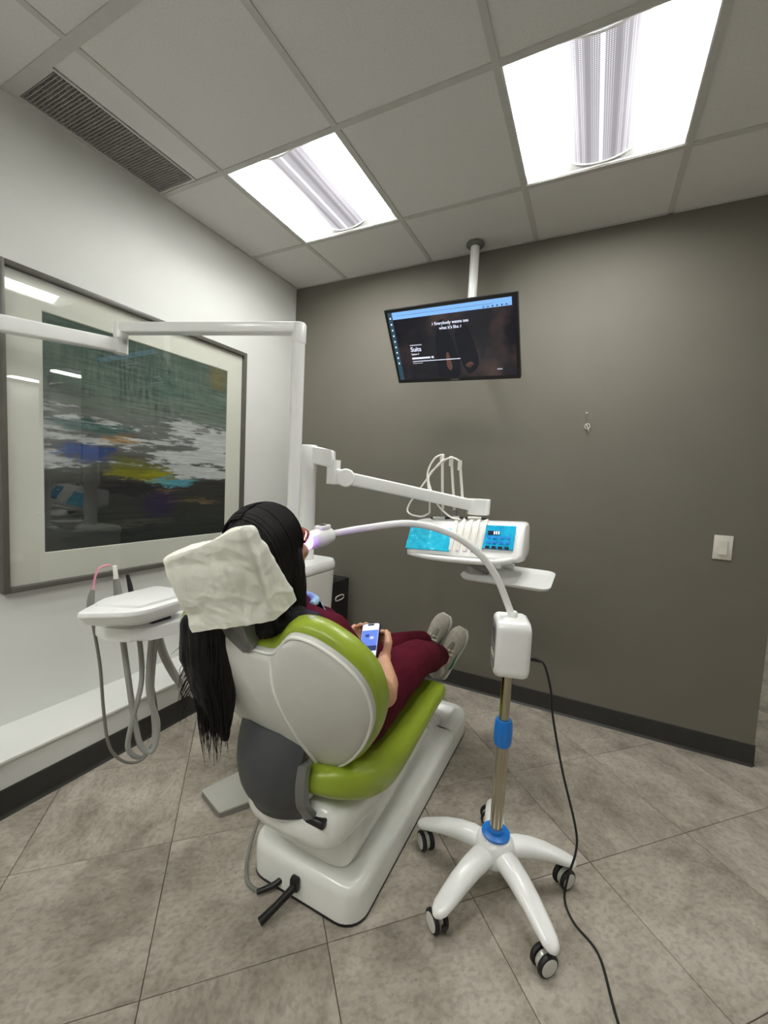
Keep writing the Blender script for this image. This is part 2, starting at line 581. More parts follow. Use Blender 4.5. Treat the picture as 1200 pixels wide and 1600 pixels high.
def blob(name, mb, mt, parent, voxel, smooth=6, wrinkle=None, factor=.5):
    """weld overlapping volumes into one continuous skin (voxel remesh, then relax)"""
    me = mb.mesh(name + '_src', mt, smooth=False)
    tmp = bpy.data.objects.new('tmp', me)
    COL.objects.link(tmp)
    r = tmp.modifiers.new('r', 'REMESH')
    r.mode = 'VOXEL'
    r.voxel_size = voxel
    s = tmp.modifiers.new('s', 'SMOOTH')
    s.factor = factor
    s.iterations = smooth
    dg = bpy.context.evaluated_depsgraph_get()
    out = bpy.data.meshes.new_from_object(tmp.evaluated_get(dg))
    bpy.data.objects.remove(tmp)
    bpy.data.meshes.remove(me)
    out.name = name
    off = V3(root_loc(parent)) if parent else V3((0, 0, 0))
    if wrinkle:
        nr = [v.normal.copy() for v in out.vertices]
        for v, n in zip(out.vertices, nr):
            v.co = v.co + n * wrinkle(v.co)
    for v in out.vertices:
        v.co -= off
    for p in out.polygons:
        p.use_smooth = True
    out.materials.clear()
    out.materials.append(M[mt])
    return link(name, out, parent)

def round_poly(pts, r, n=4):
    out = []
    L = len(pts)
    for i in range(L):
        p = V3((pts[i][0], pts[i][1], 0)); a = V3((pts[i - 1][0], pts[i - 1][1], 0)); b = V3((pts[(i + 1) % L][0], pts[(i + 1) % L][1], 0))
        rr = pts[i][2] if len(pts[i]) > 2 else r
        d1 = min(rr, (a - p).length * .45); d2 = min(rr, (b - p).length * .45)
        q0, q1 = p + (a - p).normalized() * d1, p + (b - p).normalized() * d2
        for k in range(n + 1):
            t = k / n
            q = q0 * (1 - t) ** 2 + p * 2 * t * (1 - t) + q1 * t * t
            out.append((q.x, q.y))
    return out

def rrect(w, h, r, n=6, cx=0, cy=0):
    pts = []
    for sx, sy, a0 in ((1, 1, 0), (-1, 1, 90), (-1, -1, 180), (1, -1, 270)):
        for k in range(n + 1):
            a = math.radians(a0 + 90 * k / n)
            pts.append((cx + sx * (w / 2 - r) + r * math.cos(a), cy + sy * (h / 2 - r) + r * math.sin(a)))
    return pts

def text_obj(name, body, size, frame, mt, parent, align='LEFT'):
    o0, U, Vv, Nn = [V3(q) for q in frame]
    cu = bpy.data.curves.new(name + '_c', 'FONT')
    cu.body = body
    cu.size = size
    cu.align_x = align
    cu.extrude = .0003
    cu.offset = size * .012
    t = bpy.data.objects.new('tmp', cu)
    COL.objects.link(t)
    dg = bpy.context.evaluated_depsgraph_get()
    me = bpy.data.meshes.new_from_object(t.evaluated_get(dg))
    bpy.data.objects.remove(t)
    mx = Matrix((U, Vv, Nn)).transposed().to_4x4()
    mx.translation = o0 - V3(root_loc(parent))
    me.transform(mx)
    me.materials.clear()
    me.materials.append(M[mt] if isinstance(mt, str) else mt)
    me.name = name
    return link(name, me, parent)

# ================================================================== THE SETTING
W_END = 2.80                   # the grey wall stops here
XR, YR, YF = 6.6, -4.3, 2.6    # far right wall, wall behind the viewer, far end of the side passage
GX0, GY0, G = 0.421, -0.447, 0.6125   # ceiling grid

def slab(name, mt, x0, x1, y0, y1, z0, z1, parent=None):
    return MB().box(((x0 + x1) / 2, (y0 + y1) / 2, (z0 + z1) / 2), (x1 - x0, y1 - y0, z1 - z0)).build(name, mt, parent, smooth=False)

floor = struct(slab('floor', 'gap', -.1, XR + .1, YR - .1, YF + .1, -.12, -.006))
# floor tiles laid on the diagonal, one shared mesh
TP = .4505
tb = MB()
tb.box((0, 0, -.003), (TP - .0020, TP - .0020, .006), .0009, 1)
tile_me = tb.mesh('floor_tile', 'floor', smooth=False)
U0, W0 = 3.074 / math.sqrt(2), 0.525 / math.sqrt(2)   # joints along (x-y) and (x+y)
for iu in range(-12, 16):
    for iw in range(-12, 18):
        uc, wc = U0 + (iu + .5) * TP, W0 + (iw + .5) * TP
        x, y = (uc + wc) / math.sqrt(2), (wc - uc) / math.sqrt(2)
        if x < .02 or x > 6.75 or y < -3.3 or y > 2.75 or (x < 2.6 and y > .2):
            continue
        t = link('floor_tile', tile_me, floor)
        t.location = (x, y, 0)
        t.rotation_euler = (0, 0, PI / 4 + PI / 2 * random.randint(0, 3))

wall_left = struct(slab('wall_left', 'wall_white', -.12, 0, YR, .12, 0, H + .12))
wall_back = struct(slab('wall_back', 'wall_grey', 0, W_END, 0, .12, 0, H + .12))
wall_rear = struct(slab('wall_rear', 'wall_white', -.12, XR, YR - .12, YR, 0, H + .12))
wall_right = struct(slab('wall_right', 'wall_white', XR, XR + .12, YR, YF, 0, H + .12))
wall_passage = struct(slab('wall_passage', 'wall_white', W_END - .12, XR + .12, YF, YF + .12, 0, H + .12))
wall_return = struct(slab('wall_return', 'wall_white', W_END - .12, W_END, .12, YF, 0, H + .12))

# low boxed-in ledge along the white wall
ledge = MB()
ledge.box((.1225, (YR + 0) / 2, .10), (.245, -YR, .198))
ledge.box((.128, (YR + 0) / 2, .206), (.256, -YR, .012), .003)
tag(struct(ledge.build('trim_1', 'wall_white', ang=20)), 'low white boxed ledge running along the foot of the white wall')

def base_profile(name, p0, p1, n):
    """vinyl cove base: a flat strip with a small toe"""
    p0, p1, n = V3(p0), V3(p1), V3(n)
    prof = [(0, 0), (.014, 0), (.010, .004), (.006, .012), (.0045, .1), (.003, .103), (0, .103)]
    mb = MB()
    mb.ring_loft([[p + n * a + V3((0, 0, b)) for a, b in prof] for p in (p0, p1)])
    return struct(mb.build(name, 'baseboard', ang=25))
base_profile('baseboard_back', (.25, 0, 0), (W_END, 0, 0), (0, -1, 0))
base_profile('baseboard_end', (W_END, 0, 0), (W_END, .12, 0), (1, 0, 0))
base_profile('baseboard_left', (.246, 0, 0), (.246, YR, 0), (1, 0, 0))
base_profile('baseboard_passage', (W_END, YF, 0), (XR, YF, 0), (0, -1, 0))

# ---------------------------------------------------------------- ceiling
ceiling = struct(slab('ceiling', 'dark', -.12, XR + .12, YR - .12, YF + .12, H + .16, H + .22))
xs = [0] + [GX0 + G * k for k in range(0, 11) if GX0 + G * k < XR] + [XR]
ys = [GY0 + G * k for k in range(-8, 6)]
ys = [YR] + [q for q in ys if YR + .05 < q < YF - .05] + [YF]
LIGHTS = {(1, 0): 'left', (3, 0): 'right'}     # (column, row): row 0 touches GY0 from the viewer's side
tile_cache = {}
def ceil_tile(x0, x1, y0, y1):
    key = (round(x1 - x0, 3), round(y1 - y0, 3))
    if key not in tile_cache:
        mb = MB()
        mb.box((0, 0, .008), (key[0] - .004, key[1] - .004, .016), .0015, 1)
        tile_cache[key] = mb.mesh('ceiling_tile', 'ceil_tile', smooth=False)
    t = link('ceiling_tile', tile_cache[key], ceiling)
    t.location = ((x0 + x1) / 2, (y0 + y1) / 2, H + .002)

yrow0 = ys.index(min(ys, key=lambda q: abs(q - (GY0 - G))))
xcol = {0: 0}
light_cells = [(1, yrow0), (3, yrow0), (3, yrow0 - 4), (1, yrow0 - 4), (8, yrow0 + 3), (10, yrow0 + 3)]
vent_cell = (0, yrow0 - 1)
for i in range(len(xs) - 1):
    for j in range(len(ys) - 1):
        x0, x1, y0, y1 = xs[i], xs[i + 1], ys[j], ys[j + 1]
        if y0 > -.2 and x1 < W_END:
            continue
        if (i, j) in light_cells or (i, j) == vent_cell:
            continue
        if y0 < 0 < y1 and x1 < W_END + .3:
            if x1 > W_END:
                ceil_tile(W_END, x1, 0, y1)
            y1 = min(y1, 0)
        if y0 > -.01 and x0 < W_END:
            x0 = W_END
        ceil_tile(x0, x1, y0, y1)
for i, x in enumerate(xs[1:-1]):
    y1 = 0 if x < W_END else YF
    slab('ceiling_tee', 'tee', x - .012, x + .012, YR, y1, H - .002, H + .006, ceiling)
for j, y in enumerate(ys[1:-1]):
    if abs(y) < .1 and False:
        continue
    xa = 0 if y < 0 else W_END
    wd = .019 if abs(y - (GY0 - 2 * G)) < .01 else .012
    slab('ceiling_tee', 'tee', xa, XR, y - wd, y + wd, H - .0025, H + .0055, ceiling)
# wall angle
slab('wall_angle', 'tee', 0, .012, YR, 0, H - .002, H + .006, ceiling)
slab('wall_angle', 'tee', 0, W_END, -.012, 0, H - .002, H + .006, ceiling)

def troffer(cell, label):
    i, j = cell
    x0, x1, y0, y1 = xs[i] + .012, xs[i + 1] - .012, ys[j] + .012, ys[j + 1] - .012
    cx, cy = (x0 + x1) / 2, (y0 + y1) / 2
    t = thing('ceiling_light', (cx, cy, H), label, 'ceiling light', 'square recessed ceiling lights')
    D = .085
    hw, hl = (x1 - x0) / 2, (y1 - y0) / 2
    # housing: open box with a turned-in lip
    h = MB()
    for sx in (-1, 1):
        h.box((cx + sx * (hw - .003), cy, H + D / 2), (.006, hl * 2, D))
        h.box((cx, cy + sx * (hl - .003), H + D / 2), (hw * 2 - .012, .006, D))
    h.box((cx, cy, H + D - .003), (hw * 2 - .012, hl * 2 - .012, .006))
    h.build('housing', 'fixture', t, smooth=False)
    # sloped end plates inside
    for sy in (-1, 1):
        e = MB()
        ya, yb = cy + sy * (hl - .007), cy + sy * (hl - .045)
        e.ring_loft([[(cx - hw + .008, ya, H + .006), (cx - hw + .008, yb, H + .072), (cx - hw + .008, ya, H + .072)],
                     [(cx + hw - .008, ya, H + .006), (cx + hw - .008, yb, H + .072), (cx + hw - .008, ya, H + .072)]])
        e.build('end_plate', 'end_plate', t, smooth=False)
    # two glowing side lenses, each a shallow arc
    for sx in (-1, 1):
        l = MB()
        rings = []
        for yy in (cy - hl + .046, cy + hl - .046):
            r = []
            for k in range(9):
                a = k / 8
                r.append((cx + sx * (hw - .009 - a * (hw - .134)), yy, H + .012 + .05 * math.sin(a * PI * .55)))
            r += [(q[0], q[1], q[2] + .004) for q in reversed(r)]
            rings.append(r)
        l.ring_loft(rings)
        l.build('lens', 'lens', t, ang=60)
    # perforated basket
    b = MB()
    rings = []
    for yy in (cy - hl + .02, cy + hl - .02):
        r = [(cx + .128 * math.cos(a), yy, H + .062 - .056 * math.sin(a)) for a in [PI * k / 16 for k in range(17)]]
        r += [(cx + .126 * math.cos(a), yy, H + .064 - .056 * math.sin(a)) for a in [PI * k / 16 for k in range(16, -1, -1)]]
        rings.append(r)
    bk = b.build('basket', 'basket', t, ang=60)
    if True:
        me = MB()
        me.ring_loft(rings)
        old = bk.data
        bk.data = me.mesh('basket', 'basket', 60, root_loc(t))
        bpy.data.meshes.remove(old)
    MB().box((cx, cy, H + .0045), (.009, hl * 2 - .05, .004), .001, 1).build('basket_rib', 'rib', bk, smooth=False)
    for sy in (-1, 1):
        rim = [(cx + .130 * math.cos(a), cy + sy * (hl - .02), H + .062 - .0585 * math.sin(a)) for a in [PI * k / 16 for k in range(17)]]
        MB().tube(rim, .003, 6).build('basket_rim', 'fixture', bk)
    return t
lab = ['square recessed ceiling light above the corner, nearer the white wall', 'large square recessed ceiling light right of the monitor pole',
       'recessed ceiling light above and behind the viewer',
       'added recessed fill light behind the viewer, close to the white wall',  # unseen troffer, added to fill the left floor and chair back
       'recessed ceiling light in the side passage, mirrored in the picture glass', 'recessed ceiling light at the far end of the side passage']
for c, l in zip(light_cells, lab):
    troffer(c, l)

# air grille beside the white wall
vx0, vx1, vy0, vy1 = .012, .268, ys[vent_cell[1]] + .02, ys[vent_cell[1] + 1] - .014
ceil_tile(.271, xs[1] - .012, ys[vent_cell[1]] + .012, ys[vent_cell[1] + 1] - .012)
vent = thing('ceiling_vent', ((vx0 + vx1) / 2, (vy0 + vy1) / 2, H), 'long dark grey egg-crate air grille in the ceiling along the white wall', 'air vent')
fr = MB()
for xx in (vx0 + .005, vx1 - .005):
    fr.box((xx, (vy0 + vy1) / 2, H + .006), (.010, vy1 - vy0, .012))
for yy in (vy0 + .005, vy1 - .005):
    fr.box(((vx0 + vx1) / 2, yy, H + .006), (vx1 - vx0 - .02, .010, .012))
fr.build('vent_frame', 'tee', vent, smooth=False)
slab('vent_back', 'dark', vx0, vx1, vy0, vy1, H + .05, H + .055, vent)
gr = MB()
n = 46
for k in range(n):
    yy = vy0 + .01 + (vy1 - vy0 - .02) * (k + .5) / n
    gr.box(((vx0 + vx1) / 2, yy, H + .012), (vx1 - vx0 - .02, .0022, .018))
n = 20
for k in range(n):
    xx = vx0 + .01 + (vx1 - vx0 - .02) * (k + .5) / n
    gr.box((xx, (vy0 + vy1) / 2, H + .014), (.0022, vy1 - vy0 - .02, .018))
g_ = gr.build('grille', 'vent', vent, smooth=False)
g_['kind'] = 'stuff'

# ================================================================== THINGS ON THE WALLS AND CEILING
# ---- framed abstract print
py0, py1, pz0, pz1 = -1.722, -.497, .748, 2.008
pic = thing('framed_picture', (0, (py0 + py1) / 2, pz0), 'large square framed abstract painting with a wide white mat on the white wall', 'picture')
FW = .022
def member(a0, b0, a1, b1):
    m_ = MB()
    m_.box((.018, (a0 + a1) / 2, (b0 + b1) / 2), (.036, a1 - a0, b1 - b0), .003, 2)
    return m_.build('frame_side', 'frame', pic)
member(py0, pz0, py0 + FW, pz1); member(py1 - FW, pz0, py1, pz1)
member(py0 + FW, pz0, py1 - FW, pz0 + FW); member(py0 + FW, pz1 - FW, py1 - FW, pz1)
slab('backing_board', 'dark', .002, .006, py0 + .01, py1 - .01, pz0 + .01, pz1 - .01, pic)
ay0, ay1, az0, az1 = -1.574, -.631, .893, 1.866
mb = MB()                                    # mat board with a bevelled window
o_ = [(py0 + .015, pz0 + .015), (py1 - .015, pz0 + .015), (py1 - .015, pz1 - .015), (py0 + .015, pz1 - .015)]
i_ = [(ay0, az0), (ay1, az0), (ay1, az1), (ay0, az1)]
def rr_(l, x, g=0):
    cy, cz = (ay0 + ay1) / 2, (az0 + az1) / 2
    return [(x, a + g * (1 if a > cy else -1), b + g * (1 if b > cz else -1)) for a, b in l]
mb.ring_loft([rr_(o_, .010), rr_(o_, .0135), rr_(i_, .0135, .004), rr_(i_, .010), rr_(o_, .010)], False, False)
mb.build('mat_board', 'matboard', pic, smooth=False)
M['art'] = art_mat(ay0, ay1, az0 - pz0, az1 - pz0)
# artwork sits in local space of the picture: y is relative to its centre
pcy = (py0 + py1) / 2
M['art'] = art_mat(ay0 - pcy, ay1 - pcy, az0 - pz0, az1 - pz0)
slab('print', 'art', .0065, .0095, ay0 - .005, ay1 + .005, az0 - .005, az1 + .005, pic)
slab('glass', 'glass', .020, .0205, py0 + .016, py1 - .016, pz0 + .016, pz1 - .016, pic)

# ---- light switch
sw = thing('light_switch', (2.60, 0, 1.02), 'off-white rocker light switch on the grey wall', 'light switch')
MB().box((2.60, -.003, 1.021), (.073, .006, .115), .0025, 2).build('wall_plate', 'switch', sw)
MB().box((2.60, -.0065, 1.021), (.036, .003, .069), .001, 1).build('rocker_surround', 'switch', sw)
rk = MB()
rk.prism([(0, -.030), (.006, -.030), (.0025, .002), (.0035, .030), (0, .030)], -.0155, .0155, ((2.60, -.007, 1.019), (0, -1, 0), (0, 0, 1), (1, 0, 0)))
rk.build('rocker', 'switch', sw, smooth=False)
for zz in (1.068, .974):
    MB().lathe([(.0001, 0), (.003, 0), (.003, .001), (.0001, .0012)], (2.60, -.006, zz), (0, -1, 0), 10).build('screw', 'steel', sw)

# ---- small hook and ring on the grey wall
hk = thing('wall_hook', (1.972, 0, 1.60), 'small metal nail with a hanging ring hook on the grey wall', 'hook')
MB().lathe([(.002, 0), (.002, .014), (.005, .015), (.005, .018), (.0005, .019)], (1.968, 0, 1.667), (0, -1, 0), 10).build('nail', 'steel', hk)
MB().tube([(1.968, -.012, 1.664), (1.969, -.012, 1.64), (1.973, -.011, 1.618), (1.976, -.010, 1.610)], .0013, 6).build('wire', 'grey_inst', hk)
rg = [(1.976 + .012 * math.cos(a), -.010 - .003 * math.cos(a), 1.598 + .014 * math.sin(a)) for a in [2 * PI * k / 16 for k in range(17)]]
MB().tube(rg, .0022, 6).build('ring', 'switch', hk)
MB().tube([(1.972, -.012, 1.606), (1.978, -.016, 1.592), (1.983, -.012, 1.572)], [.003, .0035, .002], 8).build('hook_tip', 'switch', hk)

# ---- monitor on a ceiling pole
pole = thing('monitor_mount', (1.332, -.092, H), 'white ceiling pole with a grey flange holding the monitor', 'mount')
MB().lathe([(.001, 0), (.050, 0), (.050, -.008), (.044, -.014), (.028, -.016), (.001, -.016)], (1.332, -.092, H - .0015)).build('flange', 'bracket', pole)
MB().lathe([(.001, 0), (.025, 0), (.025, -.56), (.001, -.56)], (1.332, -.092, H - .014)).build('pole', 'white_plastic', pole)
TVC = V3((1.31, -.359, 1.985))
def R3(yaw, pit, rol):
    return Matrix.Rotation(yaw, 3, 'Z') @ Matrix.Rotation(pit, 3, 'X') @ Matrix.Rotation(rol, 3, 'Y')
TR = R3(-.098, .605, .049)
tu, tn, tv_ = TR @ V3((1, 0, 0)), TR @ V3((0, -1, 0)), TR @ V3((0, 0, 1))
MB().tube([(1.332, -.092, 2.10), (1.332, -.15, 2.07), TVC - tn * .075], .022, 10).build('swivel_arm', 'black', pole)
MB().prism(rrect(.2, .2, .012), -.078, -.066, (TVC, tu, tv_, tn)).build('mount_plate', 'black', pole)
tv = thing('television', TVC - tv_ * .2, 'black flat monitor tilted down, showing a dark streaming title page', 'television')
TW, TH = .70, .399
fr_ = (TVC, tu, tv_, tn)
MB().prism(rrect(TW, TH, .006, 3), -.022, 0, fr_, .003, 2).build('cabinet', 'black', tv)
MB().prism(rrect(TW * .72, TH * .66, .02, 3, 0, -.02), -.064, -.022, fr_, .012, 2).build('rear_housing', 'black', tv)
BZ = .0145
def bar(u0, u1, v0, v1, mt, name, d0=-.001, d1=.0025, parent=tv):
    return MB().prism([(u0, v0), (u1, v0), (u1, v1), (u0, v1)], d0, d1, fr_).build(name, mt, parent, smooth=False)
bar(-TW / 2, -TW / 2 + BZ, -TH / 2, TH / 2, 'black', 'bezel'); bar(TW / 2 - BZ, TW / 2, -TH / 2, TH / 2, 'black', 'bezel')
bar(-TW / 2 + BZ, TW / 2 - BZ, TH / 2 - BZ, TH / 2, 'black', 'bezel'); bar(-TW / 2 + BZ, TW / 2 - BZ, -TH / 2, -TH / 2 + BZ + .004, 'black', 'bezel')

def screen_mat():
    mt, nt, b = node_mat('tv_dark_scene')
    tc = N(nt, 'ShaderNodeTexCoord')
    n1 = N(nt, 'ShaderNodeTexNoise')
    n1.inputs['Scale'].default_value = 7
    n1.inputs['Detail'].default_value = 3
    nt.links.new(tc.outputs['Object'], n1.inputs[0])
    c = ramp(nt, n1.outputs[0], [(.3, srgb(12, 14, 26)), (.5, srgb(24, 22, 30)), (.62, srgb(54, 42, 44)), (.75, srgb(74, 56, 52))])
    b.inputs['Base Color'].default_value = srgb(10, 10, 14)
    b.inputs['Roughness'].default_value = .25
    nt.links.new(c, b.inputs['Emission Color'])
    b.inputs['Emission Strength'].default_value = .8
    return mt
M['screen'] = screen_mat()
M['side_ui'] = glow('tv_side_menu', srgb(36, 62, 78)[:3], .9)
M['top_ui'] = glow('tv_toolbar', srgb(120, 170, 226)[:3], .85)
M['figure_dark'] = glow('tv_figure', srgb(12, 14, 26)[:3], .6)
M['figure_skin'] = glow('tv_figure_hand', srgb(110, 78, 70)[:3], .6)
sL, sR, sB, sT = -TW / 2 + BZ, TW / 2 - BZ, -TH / 2 + BZ + .004, TH / 2 - BZ
scr = bar(sL, sR, sB, sT, 'screen', 'screen', -.001, .0006)
bar(sL, sL + .026, sB, sT, 'side_ui', 'side_menu', .0006, .001, scr)
bar(sL + .027, sR - .012, sT - .038, sT - .002, 'top_ui', 'toolbar', .0006, .001, scr)
bar(sL + .05, sR - .1, sT - .0205, sT - .0195, 'figure_dark', 'toolbar_rule', .001, .0012, scr)
for k in range(6):
    bar(sR - .15 + k * .022, sR - .143 + k * .022, sT - .034, sT - .028, 'figure_dark' if k > 1 else 'side_ui', 'toolbar_icon', .001, .0013, scr)
for k in range(9):
    v = sT - .03 - k * .030
    MB().prism([(sL + .013 + .005 * math.cos(a), v + .005 * math.sin(a)) for a in [2 * PI * q / 8 for q in range(8)]], .001, .0013, fr_).build('menu_icon', 'print_white', scr, smooth=False)
# dim figures in the still: two suited people
def blobp(pts, mt, name):
    MB().prism([(p.x, p.y) for p in catmull([(a, b, 0) for a, b in pts], 5, True)], .0006, .0009, fr_).build(name, mt, scr, smooth=False)
blobp([(-.06, .10), (-.02, .12), (.0, .06), (.03, -.05), (.03, -.17), (-.08, -.17), (-.08, 0)], 'figure_dark', 'still_figure')
blobp([(.06, .10), (.10, .07), (.13, -.02), (.14, -.12), (.08, -.16), (.04, -.06), (.03, .05)], 'figure_dark', 'still_figure')
blobp([(-.03, -.05), (-.015, -.05), (-.005, -.12), (-.02, -.14), (-.035, -.11)], 'figure_skin', 'still_figure')
blobp([(.07, -.115), (.10, -.10), (.115, -.115), (.09, -.13)], 'figure_skin', 'still_figure')
def ttx(body, u, v, size, align='LEFT', mt='print_white'):
    o = TVC + tu * u + tv_ * v + tn * .0012
    return text_obj('screen_text', body, size, (o, tu, tv_, tn), mt, scr, align)
ttx('\u266a Everybody wanna see', .01, .098, .021, 'CENTER')
ttx("what it's like \u266a", .01, .074, .021, 'CENTER')
bar(-.235, -.165, .004, .010, 'print_dim', 'screen_line', .0006, .0012, scr)
ttx('Suits', -.235, -.026, .034)
ttx('Season 3', -.235, -.045, .013)
bar(-.235, -.125, -.068, -.059, 'print_white', 'screen_line', .0006, .0012, scr)
bar(-.118, -.105, -.068, -.058, 'print_white', 'screen_line', .0006, .0012, scr)
bar(-.235, .045, -.082, -.0785, 'print_white', 'screen_line', .0006, .0012, scr)
bar(-.235, -.175, -.0925, -.089, 'print_dim', 'screen_line', .0006, .0012, scr)
bar(.235, .262, -.150, -.144, 'print_dim', 'screen_line', .0006, .0012, scr)
MB().prism([(-.022, -TH / 2 + .006), (.022, -TH / 2 + .006), (.022, -TH / 2 + .012), (-.022, -TH / 2 + .012)], .002, .003, fr_).build('maker_mark', 'bracket', tv, smooth=False)

# ---- black tower box on the floor between the unit and the grey wall
bx = thing('black_tower', (.53, -.20, 0), 'black floor-standing tower with a silver oval outline, against the grey wall', 'tower')
MB().box((.505, -.18, .295), (.17, .22, .59), .008, 2).build('case', 'black', bx)
MB().box((.5905, -.18, .25), (.004, .19, .46), .001, 1).build('side_panel', 'rubber', bx)
ov = catmull([(.593, -.225, .462), (.593, -.155, .462), (.593, -.142, .475), (.593, -.155, .490), (.593, -.225, .490), (.593, -.238, .475)], 5, True)
MB().tube(ov + [ov[0]], .0035, 6).build('handle_ring', 'switch', bx)

# ================================================================== DENTAL UNIT (left of the chair)
unit = thing('dental_unit', (.86, -1.02, 0), 'white dental unit pedestal with delivery arm column beside the chair', 'dental unit')
px, py = .875, -.945            # delivery post
def sect(cx, cy, w, d, r, z):
    return [(cx + a, cy + b, z) for a, b in rrect(w, d, r, 6)]
mb = MB()
mb.ring_loft([sect(.84, -1.02, .30, .38, .06, z) if False else sect(.84, -1.02, .27 + .03 * t, .33 + .03 * t, .06, z) for z, t in ((.002, .0), (.40, .3), (.84, 1.0))])
mb.build('pedestal', 'offwhite', unit, ang=50)
mb = MB()
mb.ring_loft([sect(.84, -1.02, .300, .36, .06, .842), sect(.84, -1.02, .308, .368, .064, .848), sect(.84, -1.02, .308, .368, .064, .872), sect(.84, -1.02, .295, .355, .058, .885)])
mb.build('pedestal_top', 'white_plastic', unit, ang=50)
MB().box((.965, -1.06, .42), (.10, .16, .12), .02).build('unit_link', 'white_plastic', unit)
# cuspidor bowl on the pedestal, hidden behind the patient's head
MB().lathe([(.012, .0), (.03, .003), (.075, .03), (.082, .045), (.078, .045), (.03, .012), (.001, .01)], (.79, -1.12, .884)).build('rinse_bowl', 'white_plastic', unit)
MB().lathe([(.036, .884), (.036, 1.28), (.0375, 1.282), (.0375, 1.395), (.033, 1.402), (.001, 1.403)], (px, py, 0)).build('delivery_post', 'white_plastic', unit)
# fixed horizontal elbow
e0, e1 = V3((px, py, 1.365)), V3((.985, -.90, 1.345))
dirn = (e1 - e0).normalized()
side = V3((-dirn.y, dirn.x, 0)).normalized()
mb = MB()
mb.prism([(p.x, p.y) for p in [V3(q) for q in [(0, -.042), (.11, -.042), (.118, -.034), (.118, .034), (.105, .036), (0, .038)]]], -.030, .030, (e0, dirn, V3((0, 0, 1)), side), .008, 2)
mb.build('elbow', 'white_plastic', unit)
MB().lathe([(.001, 1.23), (.030, 1.232), (.031, 1.24), (.031, 1.34), (.001, 1.341)], (e1.x - .006, e1.y, 0), n=24).build('elbow_pivot', 'white_plastic', unit)

# swinging balance arm, delivery head with whip arms
A0, A1 = V3((1.005, -.888, 1.268)), V3((1.555, -.60, 1.165))
dl = thing('delivery_arm', (A0.x, A0.y, 1.2), 'white balance arm sloping from the unit to the instrument console', 'arm')
mb = MB()
d_ = (A1 - A0).normalized(); s_ = V3((-d_.y, d_.x, 0)).normalized(); u_ = s_.cross(d_) * -1
if u_.z < 0: u_ = -u_
def rect_bar(mb, a, b, wa, ha, wb, hb, r=.008):
    dd = (b - a).normalized(); ss = V3((-dd.y, dd.x, 0)).normalized(); uu = dd.cross(ss)
    if uu.z < 0: uu = -uu
    ra = [a + ss * p + uu * q for p, q in rrect(wa, ha, r, 4)]
    rb = [b + ss * p + uu * q for p, q in rrect(wb, hb, r, 4)]
    mb.ring_loft([ra, rb])
    return mb
rect_bar(mb, A0 + d_ * .03, A1, .048, .058, .044, .052)
mb.build('arm_beam', 'white_plastic', dl, ang=50)
MB().lathe([(.001, -.033), (.036, -.033), (.041, -.028), (.041, .028), (.036, .033), (.001, .033)], A0 + d_ * .03, s_, 26).build('arm_knuckle', 'white_plastic', dl)
mb = MB(); rect_bar(mb, A0 - d_ * .045 + V3((0, 0, -.006)), A0 + d_ * .03, .056, .07, .056, .07).build('arm_root', 'white_plastic', dl, ang=50)
mb = MB()
mb.prism(rrect(.10, .072, .03, 5), -.04, .032, (A1 + V3((.015, .008, 0)), V3((d_.x, d_.y, 0)).normalized(), s_, V3((0, 0, 1))), .006, 2)
mb.build('arm_head', 'white_plastic', dl, ang=50)

con = thing('instrument_console', (1.55, -.68, .94), 'white instrument console with blue barrier film over the patient\'s legs', 'console')
# console frame: W along its width, F its sloping front
Wd = V3((.997, -.03, .055)).normalized()
Fb = V3((0, -.80, -.0))
O = V3((1.55, -.70, 1.025))
Yb = V3((.03, .999, 0)).normalized()
Zc = Wd.cross(Yb).normalized()
def cpt(u, d, h):               # console coordinates: u across, d back, h up
    return O + Wd * u + Yb * d + Zc * h
# body: section profile (depth, height) swept across the width, with ends rounded
prof = [(-.075, -.078), (-.085, -.066), (-.080, -.05), (-.005, .062), (.010, .072), (.10, .075), (.115, .065), (.115, -.05), (.09, -.07), (0, -.085)]
def psec(u, k):
    return [cpt(u, .01 + (d - .01) * k, -.005 + (h + .005) * k) for d, h in prof]
mb = MB()
mb.ring_loft([psec(u, k) for u, k in ((-.252, .80), (-.248, .92), (-.238, .985), (-.225, 1), (.222, 1), (.236, .985), (.246, .92), (.25, .80))])
mb.build('console_body', 'white_plastic', con, ang=50)
# lower lip (long curved tray edge)
mb = MB()
mb.tube([cpt(-.245, -.07, -.072), cpt(-.15, -.085, -.080), cpt(0, -.092, -.083), cpt(.15, -.088, -.080), cpt(.235, -.07, -.06)], [.008, .012, .013, .013, .010], 10, 4)
mb.build('front_lip', 'white_plastic', con)
# instrument rest channels
fdir = (V3(cpt(0, -.005, .062)) - V3(cpt(0, -.080, -.05))).normalized()
fn = Wd.cross(fdir).normalized()
if fn.y > 0: fn = -fn
def front(u, t, lift=.0):       # point on the sloping front: t 0 bottom .. 1 top
    return cpt(u, -.080, -.05) + fdir * (t * .1345) + fn * lift
for k in range(5):
    u = -.045 + k * .032
    mb = MB()
    mb.tube([front(u, .02, .002), front(u, .55, .004), front(u, .98, .004), cpt(u, .03, .078)], [.008, .012, .013, .010], 8)
    mb.build('instrument_rest', 'offwhite', con)
